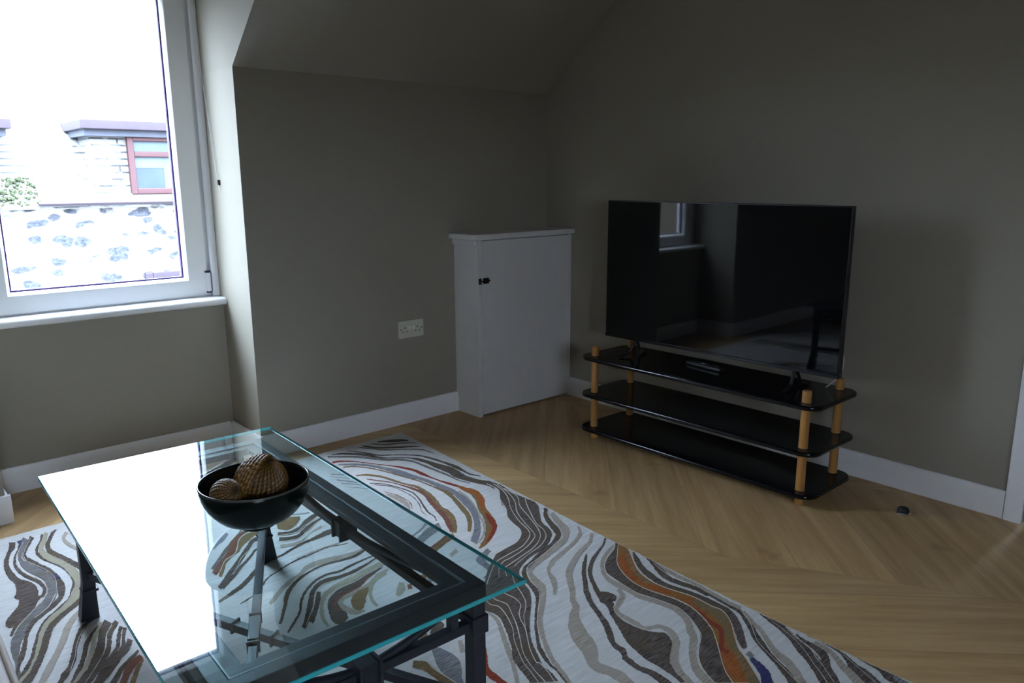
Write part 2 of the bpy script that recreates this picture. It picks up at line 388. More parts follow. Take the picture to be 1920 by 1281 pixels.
FX0, FX1, FZ0, FZ1 = -0.9, 0.2, 1.0, 1.80       # the room's other window, behind the camera
bm = bmesh.new(); box(bm, X0-.1, FX0, Y0-.1, Y0, 0, CZ); box(bm, FX1, XR+.3, Y0-.1, Y0, 0, CZ); box(bm, FX0, FX1, Y0-.1, Y0, 0, FZ0); box(bm, FX0, FX1, Y0-.1, Y0, FZ1, CZ)
struct(obj('wall_front', bm, M['paint']))
# door leaf and its trim
d_ = struct(obj('door_1', B(XR+.075, XR+.115, DY0+.004, DY1-.004, 0.004, 2.015), M['doorwood'], bevel=.003))
bm = bmesh.new(); extrude_poly(bm, [(XR-.001, DY1+.058), (XR-.018, DY1+.058), (XR-.020, DY1+.052), (XR-.022, DY1+.03), (XR-.018, DY1+.0), (XR-.001, DY1+.0)], 'z', 0.0, 2.08)
box(bm, XR-.02, XR-.001, DY0-.058, DY0, 0.0, 2.08); box(bm, XR-.02, XR-.001, DY0, DY1, 2.02, 2.08)
struct(obj('trim_1', bm, M['white'], bevel=.002))
# baseboards (with a small ogee at the top)
HB = 0.103
def bprof(): return [(0, 0), (.016, 0), (.016, HB-.022), (.012, HB-.012), (.010, HB-.003), (.006, HB), (0, HB)]
def base_x(nm, x0, x1, y):       # against a wall facing -y
    bm = bmesh.new(); extrude_poly(bm, [(y-d, z) for d, z in bprof()], 'x', x0, x1); struct(obj(nm, bm, M['white'], bevel=.0012))
base_x('baseboard_back', XC-.016, 2.347, YE)
base_x('baseboard_window', XCL+.016, XC-.016, YW)
base_x('baseboard_back_left', X0, XCL+.016, YE)
bm = bmesh.new(); extrude_poly(bm, [(XC-d, z) for d, z in bprof()], 'y', YE+.0005, YW-.001); struct(obj('baseboard_alcove_right', bm, M['white'], bevel=.0012))
bm = bmesh.new(); extrude_poly(bm, [(XCL+d, z) for d, z in bprof()], 'y', YE+.0005, YW-.001); struct(obj('baseboard_alcove_left', bm, M['white'], bevel=.0012))
bm = bmesh.new(); extrude_poly(bm, [(XR-d, z) for d, z in bprof()], 'y', DY1+.060, 2.921); struct(obj('baseboard_right', bm, M['white'], bevel=.0012))

# ---------------------------------------------------------------- window
PX0, PX1, PZ0, PZ1, PY = 0.487, 1.142, 0.772, 1.925, 3.50
wroot = struct(thing('window_1', 'white plastic window', 'window')); del wroot['label']; del wroot['category']
def frame(x0, x1, z0, z1, X0_, X1_, Z0_, Z1_, y0, y1, inset=0.0):
    bm = bmesh.new()
    def ring(a, b, c, d, y): return [bm.verts.new(p) for p in ((a, y, c), (b, y, c), (b, y, d), (a, y, d))]
    o0 = ring(X0_, X1_, Z0_, Z1_, y0); o1 = ring(X0_, X1_, Z0_, Z1_, y1)
    i0 = ring(x0-inset, x1+inset, z0-inset, z1+inset, y0); i1 = ring(x0, x1, z0, z1, y0+.018 if inset else y1); i2 = ring(x0, x1, z0, z1, y1)
    seq = [o1, o0, i0, i1, i2, o1] if inset else [o1, o0, i0, i2, o1]
    for a, b in zip(seq, seq[1:]):
        for i in range(4):
            try: bm.faces.new((a[i], a[(i+1) % 4], b[(i+1) % 4], b[i]))
            except ValueError: pass
    return bm
SX0, SX1, SZ0, SZ1 = 0.392, 1.236, 0.690, 2.006
obj('window_sash', frame(PX0, PX1, PZ0, PZ1, SX0, SX1, SZ0, SZ1, PY-.040, PY+.03, inset=.012), M['pvc'], wroot, bevel=.002)
obj('window_frame', frame(SX0+.004, SX1-.004, SZ0+.003, SZ1-.003, XCL, XC, WZ0-.004, WZ1, PY-.022, PY+.06), M['pvc'], wroot, bevel=.003)
obj('window_gasket', frame(PX0+.007, PX1-.006, PZ0+.0065, PZ1-.005, PX0-.002, PX1+.002, PZ0-.002, PZ1+.002, PY-.012, PY+.004), M['gasket'], wroot)
bm = bmesh.new(); box(bm, PX0+.002, PX1-.002, PY, PY+.006, PZ0+.002, PZ1-.002)
for fa in bm.faces: fa.material_index = 0 if fa.calc_center_median().y < PY+.001 else 1
obj('window_pane', bm, [M['pane'], M['pane_in']], wroot)
bm = bmesh.new()     # rounded bead in the right reveal
extrude_poly(bm, [(XC, PY-.024), (XC-.012, PY-.026), (XC-.026, PY-.034), (XC-.030, PY-.045), (XC-.024, PY-.055), (XC-.012, PY-.058), (XC, PY-.058)], 'z', WZ0, WZ1)
obj('reveal_bead', bm, M['pvc'], wroot, smooth=False, bevel=.002)
bm = bmesh.new(); box(bm, SX1-.008, SX1+.010, PY-.052, PY-.022, .706, .79); obj('hinge', bm, M['pvc'], wroot, bevel=.002)
bm = bmesh.new(); box(bm, SX1-.012, SX1+.012, PY-.050, PY-.0235, .7905, .797); box(bm, SX1+.0102, SX1+.0132, PY-.05, PY-.0235, .706, .79); box(bm, SX1-.010, SX1+.012, PY-.048, PY-.0235, .6995, .7055); obj('hinge_outline', bm, M['gasket'], wroot)  # dark strips above, beside and below the hinge, as its outline
w2r = struct(thing('window_2', 'white plastic window', 'window')); del w2r['label']; del w2r['category']
obj('window_frame', frame(FX0+.06, FX1-.06, FZ0+.06, FZ1-.06, FX0, FX1, FZ0, FZ1, Y0-.09, Y0-.03), M['pvc'], w2r, bevel=.003)
obj('window_pane', B(FX0+.06, FX1-.06, Y0-.066, Y0-.060, FZ0+.06, FZ1-.06), M['pane_in'], w2r)
# sill board with a rounded nose
bm = bmesh.new(); yn = 3.367
pr = [(PY+.02, .650), (yn+.012, .650)]+[(yn+.0165-.0165*math.sin(math.pi*t/8), .6665-.0165*math.cos(math.pi*t/8)) for t in range(9)]+[(PY+.02, .684)]
extrude_poly(bm, pr, 'x', XCL+.001, XC-.001); struct(obj('windowsill_1', bm, M['white'], bevel=.001)); bpy.data.objects['windowsill_1'].name = 'window_1_sill'
# blind cord hanging down the reveal to a small cleat
cr = thing('blind_cord', 'thin white blind cord hooked to the right side of the window recess', 'cord', (XC-.006, 3.339, 1.183))
bm = bmesh.new(); bar(bm, catmull([(-.010, .09, .78), (-.008, .075, .52), (-.003, .045, .25), (.0, .012, .03), (.0, .004, .005)], 8), .0022, n=6); obj('cord', bm, M['blindcord'], cr, smooth=True)
bm = bmesh.new(); box(bm, -.002, .005, -.006, .006, -.012, .010); obj('cleat', bm, M['latch'], cr, bevel=.001)
bm = bmesh.new(); bar(bm, catmull([(0, 0, -.01), (-.001, -.006, -.025), (-.001, -.014, -.04)], 6), .0022, n=6); obj('cord_tail', bm, M['blindcord'], cr, smooth=True)

# ---------------------------------------------------------------- boxed-in cupboard in the corner
cu = thing('corner_cupboard', 'low white painted boxed-in cupboard in the room corner under the sloping ceiling', 'cupboard', (2.347, YE, 0))
cx0, cx1, cf, ch = 0.0, .652, -.190, .900
bm = bmesh.new()
box(bm, cx0, cx0+.018, cf, -.001, 0, ch); box(bm, cx0+.018, cx0+.024, cf, cf+.02, 0, ch)      # side with its front stile
box(bm, cx1-.022, cx1, cf, -.001, 0, ch); box(bm, cx0+.0185, cx1-.022, cf+.03, cf+.045, 0, ch)
obj('carcass', bm, M['cupboard'], cu, bevel=.0015)
bm = bmesh.new()
extrude_poly(bm, [(cx0-.034, -.001), (cx0-.034, cf-.010), (cx0-.026, cf-.020), (cx0-.012, cf-.026), (cx1, cf-.026), (cx1, -.001)], 'z', ch, ch+.028)
obj('top_board', bm, M['cupboard'], cu, bevel=.004)
bm = bmesh.new(); extrude_poly(bm, [(cx0-.002, ch), (cx0-.022, ch), (cx0-.002, ch-.022)], 'y', cf+.005, -.002) if False else None
box(bm, cx0-.014, cx0-.0005, cf+.004, -.002, ch-.030, ch-.0005); obj('scotia_moulding', bm, M['cupboard'], cu, bevel=.006)
obj('door', B(cx0+.028, cx1-.026, cf-.003, cf+.016, .012, ch-.006), M['cupboard'], cu, bevel=.002)
bpy.data.objects['door'].name = 'cupboard_door'; dr = bpy.data.objects['cupboard_door']
for z in (.825, .462, .10):
    bm = bmesh.new(); box(bm, cx1-.034, cx1-.014, cf-.0055, cf-.003, z-.03, z+.03); cyl(bm, cx1-.024, cf-.007, z-.03, z+.03, .004, n=10)
    obj('hinge', bm, M['cupboard'], cu)
bm = bmesh.new(); box(bm, .004, .020, cf-.006, cf-.0005, .682, .712); box(bm, .030, .066, cf-.008, cf-.0035, .684, .712)
bar(bm, [(.004, cf-.010, .698), (.070, cf-.010, .699)], .008, n=10)
obj('bolt_latch', bm, M['latch'], cu, bevel=.0008); bpy.data.objects['bolt_latch']['label'] = 'small dark metal bolt'

# ---------------------------------------------------------------- wall socket
so = thing('wall_socket', 'cream double plug socket on the taupe wall left of the white cupboard', 'socket', (2.070, YE, .474))
bm = bmesh.new(); box(bm, -.073, .073, -.010, -.0005, -.043, .043); obj('face_plate', bm, M['socket'], so, bevel=.003)
for sx in (-.036, .036):
    bm = bmesh.new()
    box(bm, sx-.002, sx+.002, -.0108, -.0095, .003, .012)
    for q in (-.011, .011): box(bm, sx+q-.0035, sx+q+.0035, -.0108, -.0095, -.0135, -.0095)
    obj('pin_holes', bm, M['hole'], so)
for sx in (-.012, .012):
    bm = bmesh.new(); box(bm, sx-.006, sx+.006, -.0125, -.0095, -.002, .014); obj('switch', bm, M['white'], so, bevel=.001)
bm = bmesh.new(); cyl(bm, 0, 0, 0, .0012, .003, n=12); o_ = obj('screw', bm, M['chrome'], so); o_.location = (.060, -.0100, .0); o_.rotation_euler = (math.pi/2, 0, 0)
bm = bmesh.new(); cyl(bm, 0, 0, 0, .0012, .003, n=12); o_ = obj('screw', bm, M['chrome'], so); o_.location = (-.060, -.0100, .0); o_.rotation_euler = (math.pi/2, 0, 0)

# ---------------------------------------------------------------- three-tier stand
SX, SY, ST, SLn, SW = 2.6917, 1.8198, 0.0109, 1.0241, 0.2581
st = thing('tv_stand', 'three-tier black gloss shelf stand with round pine posts along the right wall', 'stand', (SX, SY, 0), ST)
def rrect(hx, hy, r, k=10):
    pts = []
    for cx_, cy_, a0 in ((hx-r, hy-r, 0), (-hx+r, hy-r, 90), (-hx+r, -hy+r, 180), (hx-r, -hy+r, 270)):
        for i in range(k+1):
            a = math.radians(a0+90*i/k); pts.append((cx_+r*math.cos(a), cy_+r*math.sin(a)))
    return pts
for z in (.3935, .2195, .0552):
    bm = bmesh.new(); extrude_poly(bm, rrect(SW/2+.050, SLn/2+.066, .060), 'z', z-.018, z)
    obj('shelf', bm, M['blackwood'], st, bevel=.007, seg=3)
for sx in (-1, 1):
    for sy in (-1, 1):
        bm = bmesh.new(); cyl(bm, sx*SW/2, sy*SLn/2, 0, .4379, .0165, n=28); o_ = obj('post', bm, M['dowel'], st, bevel=.002)
        for z in (.3935, .2195, .0552):
            bm = bmesh.new(); cyl(bm, sx*SW/2, sy*SLn/2, z-.0185, z+.0015, .0195, n=28); obj('collar', bm, M['rubber'], o_)

# ---------------------------------------------------------------- television
TX, TY, TT, TW, TH = 2.6989, 1.8266, 0.0178, 1.1264, 0.63
tv = thing('television', 'large flat black television standing on the three-tier stand', 'television', (TX, TY, .3935), TT)
zt0 = .4627-.3935
o_ = obj('casing', B(0.002, .030, -TW/2, TW/2, zt0, zt0+TH), M['blackplastic'], tv, bevel=.003)
bm = bmesh.new(); box(bm, .029, .062, -TW*.36, TW*.36, zt0+.03, zt0+.36); obj('rear_housing', bm, M['blackplastic'], tv, bevel=.012)
obj('screen', B(-.0005, .0025, -TW/2+.006, TW/2-.006, zt0+.014, zt0+TH-.005), M['screen'], tv)
bm = bmesh.new(); box(bm, -.0012, .002, -TW/2, TW/2, zt0+.0, zt0+.0135); obj('bottom_bezel', bm, M['blackwood'], tv, bevel=.001)
for sy in (-1, 1):
    bm = bmesh.new(); yy = sy*TW*.345
    bar(bm, [(-.085, yy+sy*.012, .004), (-.020, yy+sy*.004, .018), (.012, yy, zt0+.01)], .014, .008)
    bar(bm, [(.105, yy+sy*.012, .004), (.050, yy+sy*.006, .018), (.018, yy, zt0+.01)], .014, .008)
    obj('foot', bm, M['blackplastic'], tv, bevel=.002)
# white lead at its right edge
cb_ = thing('aerial_lead', 'white cable hanging behind the right edge of the television', 'cable', (2.78, 1.29, .3935))
bm = bmesh.new(); bar(bm, catmull([(-.040, .05, .235), (-.012, .022, .205), (0, .004, .170), (.004, -.006, .130), (.004, -.004, .09), (.008, .02, .045), (.02, .06, .006)], 8), .005, n=8)
obj('lead', bm, M['cable'], cb_, smooth=True)
# remote control
rc = thing('remote_control', 'slim black remote control lying on the top black shelf underneath the television', 'remote', (2.737, 1.856, .3937), math.radians(-7))
RCX = 0
obj('body', B(-.021, .021, -.095, .095, 0, .016), M['blackplastic'], rc, bevel=.005, seg=3)
bm = bmesh.new(); box(bm, -.008, .008, .004, .022, .0160, .0168); obj('glint_patch', bm, M['glint'], rc, bevel=.0004)  # pale patch paints in a white reflection on the remote
for i in range(4):
    for j in range(3):
        bm = bmesh.new(); cyl(bm, -.012+.012*j, -.02-.018*i, .0155, .0172, .0038, n=12); obj('button', bm, M['button' if (i+j) % 4 == 3 else 'rubber'], rc)

# ---------------------------------------------------------------- door stop on the floor
ds = thing('door_stop', 'small domed door stop of black rubber on a chrome ring standing on the wooden floor', 'door stop', (2.775, 1.014, 0), math.radians(-42))
bm = bmesh.new(); lathe(bm, [(0, .0045), (.0205, .0045), (.0205, .010), (.0185, .017), (.014, .0215), (.007, .0238), (0, .0243)], 0, 0, 32); obj('rubber_buffer', bm, M['rubber'], ds, smooth=True)
bm = bmesh.new(); lathe(bm, [(0, 0), (.0245, 0), (.0245, .003), (.022, .0060), (.0195, .0062), (0, .0062)], 0, 0, 32); obj('chrome_base', bm, M['chrome'], ds, smooth=False)

# ---------------------------------------------------------------- coffee table
TBX, TBY, TBR = .6273, 1.6535, -0.027
RF = .0146                                   # feet stand on the rug
tb = thing('coffee_table', 'black wrought iron coffee table with an overhanging glass top on the rug', 'table', (TBX, TBY, RF), TBR)
HX, HY = .265, .568; zr0, zr1 = .380-RF, .4145-RF; GZ = .4145-RF
GX, GY = .3218, .6241
bm = bmesh.new()
# glass: polished slab with a small chamfer
def slab(hx, hy, z0, z1, c):
    def rg(a, b, z): return [bm.verts.new(p) for p in ((-a, -b, z), (a, -b, z), (a, b, z), (-a, b, z))]
    r = [rg(hx-c, hy-c, z0), rg(hx, hy, z0+c*.6), rg(hx, hy, z1-c*.6), rg(hx-c, hy-c, z1)]
    for a, b in zip(r, r[1:]):
        for i in range(4): fa = bm.faces.new((a[i], a[(i+1) % 4], b[(i+1) % 4], b[i])); fa.material_index = 2
    f0 = bm.faces.new(r[0][::-1]); f0.material_index = 1
    f1 = bm.faces.new(r[3]); f1.material_index = 0
slab(GX, GY, GZ+.0005, GZ+.0100, .0015)
obj('glass_top', bm, [M['glass_top'], M['glass_under'], M['glass_edge']], tb)
# rim: outer angle and inner flat with a bead between
def rim(ax0, ax1, ay0, ay1, z0, z1):
    bm = bmesh.new()
    def rg(a, b, z): return [bm.verts.new(p) for p in ((-a, -b, z), (a, -b, z), (a, b, z), (-a, b, z))]
    r = [rg(ax1, ay1, z0), rg(ax1, ay1, z1), rg(ax0, ay0, z1), rg(ax0, ay0, z0)]
    for a, b in zip(r, r[1:]+r[:1]):
        for i in range(4): bm.faces.new((a[i], a[(i+1) % 4], b[(i+1) % 4], b[i]))
    return bm
obj('rim_rail', rim(HX-.030, HX, HY-.030, HY, zr0, zr1-.0005), M['iron'], tb, bevel=.002)
obj('inner_rail', rim(HX-.062, HX-.0335, HY-.062, HY-.0335, zr0+.018, zr1-.004), M['iron'], tb, bevel=.001)
obj('rim_bead', rim(HX-.0332, HX-.0303, HY-.0332, HY-.0303, zr0+.020, zr1-.0006), M['lightline'], tb); bpy.data.objects['rim_bead']['label'] = 'thin painted light line along the rim'  # light line between the rails, put into this strip's pale colour
LX, LY, LW = HX-.017, HY-.017, .031
def leg_bm(sx, sy):
    bm = bmesh.new(); x, y = sx*LX, sy*LY
    bar(bm, [(x, y, zr0+.002), (x, y, .110), (x+sx*.002, y+sy*.002, .085), (x+sx*.008, y+sy*.008, 0)], LW, taper=[1, 1, 1.08, 1.5], up=Vector((0, 1, 0)))
    for v in bm.verts:
        if v.co.z < .02: v.co.z = 0.0
    return bm
RZ = .326-RF
for sx in (-1, 1):
    for sy in (-1, 1):
        lg = obj('leg', leg_bm(sx, sy), M['iron'], tb, bevel=.002)
        x, y = sx*LX, sy*LY
        bm = bmesh.new(); box(bm, x-.020, x+.020, y-.020, y+.020, RZ-.020, RZ+.020); obj('clamp', bm, M['iron'], lg, bevel=.002)
        bm = bmesh.new(); box(bm, x-.0205, x+.0205, y-.0205, y+.0205, .082, .090); obj('ankle_ring', bm, M['iron'], lg, bevel=.002)
# side rails, arches, posts and clasps on the four sides
def side_set(axis, s):
    ln = (HY if axis == 'y' else HX)-.035; off = s*(LX if axis == 'y' else LY)
    def P(t, z, d=0.0): return (off+d, t, z) if axis == 'y' else (t, off+d, z)
    bm = bmesh.new(); bar(bm, [P(-ln, RZ), P(ln, RZ)], .020); obj('side_rail', bm, M['iron'], tb, bevel=.0015)
    bm = bmesh.new(); pts = []
    L_ = ln*.86
    for i in range(-14, 15):
        t = i/14; pts.append(P(t*L_, RZ+.006+(zr0+.004-RZ-.006)*abs(t)**1.7, -s*.004))
    bar(bm, pts, .018, n=10); obj('arch', bm, M['iron'], tb, smooth=True)
    for q in (-1, 1):
        bm = bmesh.new(); bar(bm, [P(q*ln*.84, RZ), P(q*ln*.84, zr0+.004)], .018); obj('strut', bm, M['iron'], tb, bevel=.001)
    a, b_ = .020, .019
    bm = bmesh.new()
    def bx_(t0, t1, w, z0, z1):
        if axis == 'y': box(bm, off-w, off+w, t0, t1, z0, z1)
        else: box(bm, t0, t1, off-w, off+w, z0, z1)
    bx_(-a, a, b_, RZ-.018, RZ+.024)
    for q in (-a, a): bx_(q-.0035, q+.0035, b_+.006, RZ-.023, RZ+.029)
    obj('clasp', bm, M['iron'], tb, bevel=.001)
for s in (-1, 1): side_set('y', s); side_set('x', s)
# crossing stretchers with a square clasp where they meet
ZS = .135-RF
for k in (-1, 1):
    bm = bmesh.new(); bar(bm, [(-LX, -k*LY, ZS+.012), (-LX*.2, -k*LY*.2, ZS), (LX*.2, k*LY*.2, ZS), (LX, k*LY, ZS+.012)], .021); o_ = obj('stretcher', bm, M['iron'], tb, bevel=.0015)
    dx, dy = LX, k*LY; l_ = math.hypot(dx, dy); dx /= l_; dy /= l_
    for q in (-.062, .062):
        bm = bmesh.new(); bar(bm, [((q-.003)*dx, (q-.003)*dy, ZS+.001), ((q+.003)*dx, (q+.003)*dy, ZS+.001)], .030, .030); obj('stretcher_collar', bm, M['iron'], o_, bevel=.001)
bm = bmesh.new(); bar(bm, [(-.050*dx, -.050*dy, ZS+.0015), (.050*dx, .050*dy, ZS+.0015)], .027, .027); obj('centre_clasp', bm, M['iron'], tb, bevel=.002)

# ---------------------------------------------------------------- bowl with rope balls
gz = .4255
bw = thing('bowl', 'dark glazed footed bowl on the glass table top', 'bowl', (.641, 1.615, gz))
def R_(t): return .043+(.121-.043)*math.sin(t*math.pi/2)**0.86
prof_out = [(0, .002), (.036, .002), (.037, 0), (.042, 0), (.043, .008), (.046, .012)]
n_ = 16
outp = [(.046+(.1215-.046)*math.sin(i/n_*math.pi/2)**.95, .012+.094*(1-math.cos(i/n_*math.pi/2))**.92) for i in range(1, n_+1)]
inp = [(max(r-.0055, 0), z+.001 if i == len(outp)-1 else z+.0045) for i, (r, z) in enumerate(outp)][::-1]
bm = bmesh.new(); lathe(bm, prof_out+outp+[(.1210, .1078), (.1188, .1080)]+inp[1:]+[(.030, .0155), (0, .0150)], 0, 0, 96)
obj('bowl_body', bm, M['bowl'], bw, smooth=True)
bm = bmesh.new(); lathe(bm, [(.1217, .1045), (.1222, .1070), (.1205, .1088), (.1185, .1082)], 0, 0, 96); obj('bowl_rim', bm, M['rimglaze'], bw, smooth=True)
def rope_mat():
    m, nt, b = nodes('woven_water_hyacinth_rope')
    v = coords(nt, (1, 1, 1)); f = noise_n(nt, v, 130, 4, 0.65); f2 = noise_n(nt, v, 22, 2, 0.5)
    col = mixc(nt, f, (0.11, 0.042, 0.006), (0.50, 0.25, 0.04)); col = mixc(nt, f2, col, (0.24, 0.11, 0.018))
    g = N(nt, 'ShaderNodeAttribute'); g.attribute_name = 'groove'
    col = mixc(nt, mth(nt, 'POWER', g.outputs['Fac'], 1.5), (0.015, 0.009, 0.005), col)
    nt.links.new(col, b.inputs['Base Color']); b.inputs['Roughness'].default_value = 0.42; bump(nt, b, f, 0.5, 0.002); return m
M['rope'] = rope_mat()
def rope_ball(name, c, r, strands, rot, coil=None):
    # ropes of twisted straw laid side by side round a ball; coil = axis of a second winding over one side
    verts, gr, fs = [], [], []
    Rm = Matrix.Rotation(rot[0], 3, 'X') @ Matrix.Rotation(rot[1], 3, 'Y') @ Matrix.Rotation(rot[2], 3, 'Z')
    nu, nv = 360, 150
    for j in range(nv+1):
        th = math.pi*j/nv
        for i in range(nu):
            ph = 2*math.pi*i/nu; w = strands*.5*ph+math.sin(th*2)*.5
            s_ = abs(math.sin(w)); k = math.floor(w/math.pi)
            tw = abs(math.sin(th*17+k*1.3+(w % math.pi)*.9))
            pole = min(1, math.sin(th)*2.5); h = (s_**.6)*pole
            rr = r*(.93+.045*h+.030*tw*h)
            verts.append(Rm @ Vector((rr*math.sin(th)*math.cos(ph), rr*math.sin(th)*math.sin(ph), rr*math.cos(th)))); gr.append(h*(.25+.75*tw))
    for j in range(nv):
        for i in range(nu):
            a = j*nu+i; b2 = j*nu+(i+1) % nu; fs.append((a, a+nu, b2+nu, b2))
    if coil:
        ax = Vector(coil).normalized(); e1 = ax.orthogonal().normalized(); e2 = ax.cross(e1); mr = r*.088; n1, n2 = 200, 12
        for q in range(8):
            o_ = r*(.20+.135*q) if q < 6 else r*(.20+.135*5+.06*(q-5)); R1 = math.sqrt(max(r*r*1.04-o_*o_, (r*.18)**2)); base = len(verts)
            for i in range(n1):
                a = 2*math.pi*i/n1; d = e1*math.cos(a)+e2*math.sin(a)
                for j in range(n2):
                    t = 2*math.pi*j/n2; tw = abs(math.sin(a*R1/r*15+t*.5)); m_ = mr*(.78+.32*tw)
                    verts.append(ax*(o_+m_*math.sin(t))+d*(R1+m_*math.cos(t))); gr.append((.35+.65*tw)*max(0, math.cos(t)*.6+.5))
            for i in range(n1):
                for j in range(n2):
                    A_ = base+i*n2+j; B_ = base+((i+1) % n1)*n2+j; C_ = base+((i+1) % n1)*n2+(j+1) % n2; D_ = base+i*n2+(j+1) % n2
                    fs.append((A_, B_, C_, D_))
    me = bpy.data.meshes.new(name)
    me.from_pydata([tuple(v) for v in verts], [], fs); me.materials.append(M['rope'])
    for p in me.polygons: p.use_smooth = True
    at = me.attributes.new('groove', 'FLOAT', 'POINT'); at.data.foreach_set('value', [min(1, g) for g in gr])
    o = bpy.data.objects.new(name, me); COL.objects.link(o); o.location = c; return o
tag(rope_ball('rope_ball', (.660, 1.616, .522), .0570, 32, (.25, .15, .3), coil=(-.55, .62, .35)), 'large round ball of plaited brown rope in the dark bowl', 'ball')
tag(rope_ball('rope_ball', (.566, 1.590, .5265), .0345, 24, (1.1, .35, .2)), 'small round ball of plaited brown rope beside the larger one in the bowl', 'ball')

# ---------------------------------------------------------------- cream stool at the lower left
sl = thing('footstool', 'cream upholstered footstool edge with tan piping at the lower left beside the rug', 'stool', (-.165, .95, 0))
obj('seat', B(-.295, .290, -.66, .72, .20, .397), M['stool'], sl, bevel=.02, seg=4)
bm = bmesh.new(); q_ = [(.288, -.66, .392), (.288, .715, .392)]; bar(bm, q_, .011, n=10)
bar(bm, [(-.29, .716, .392), (.288, .716, .392)], .011, n=10); obj('piping', bm, M['piping'], sl, smooth=True)
for sx in (-1, 1):
    for sy in (-1, 1):
        bm = bmesh.new(); cyl(bm, sx*.24-.002, sy*.60+.03, .0125 if sx > 0 else 0.0125, .205, .016, .024); obj('leg', bm, M['dowel'], sl)

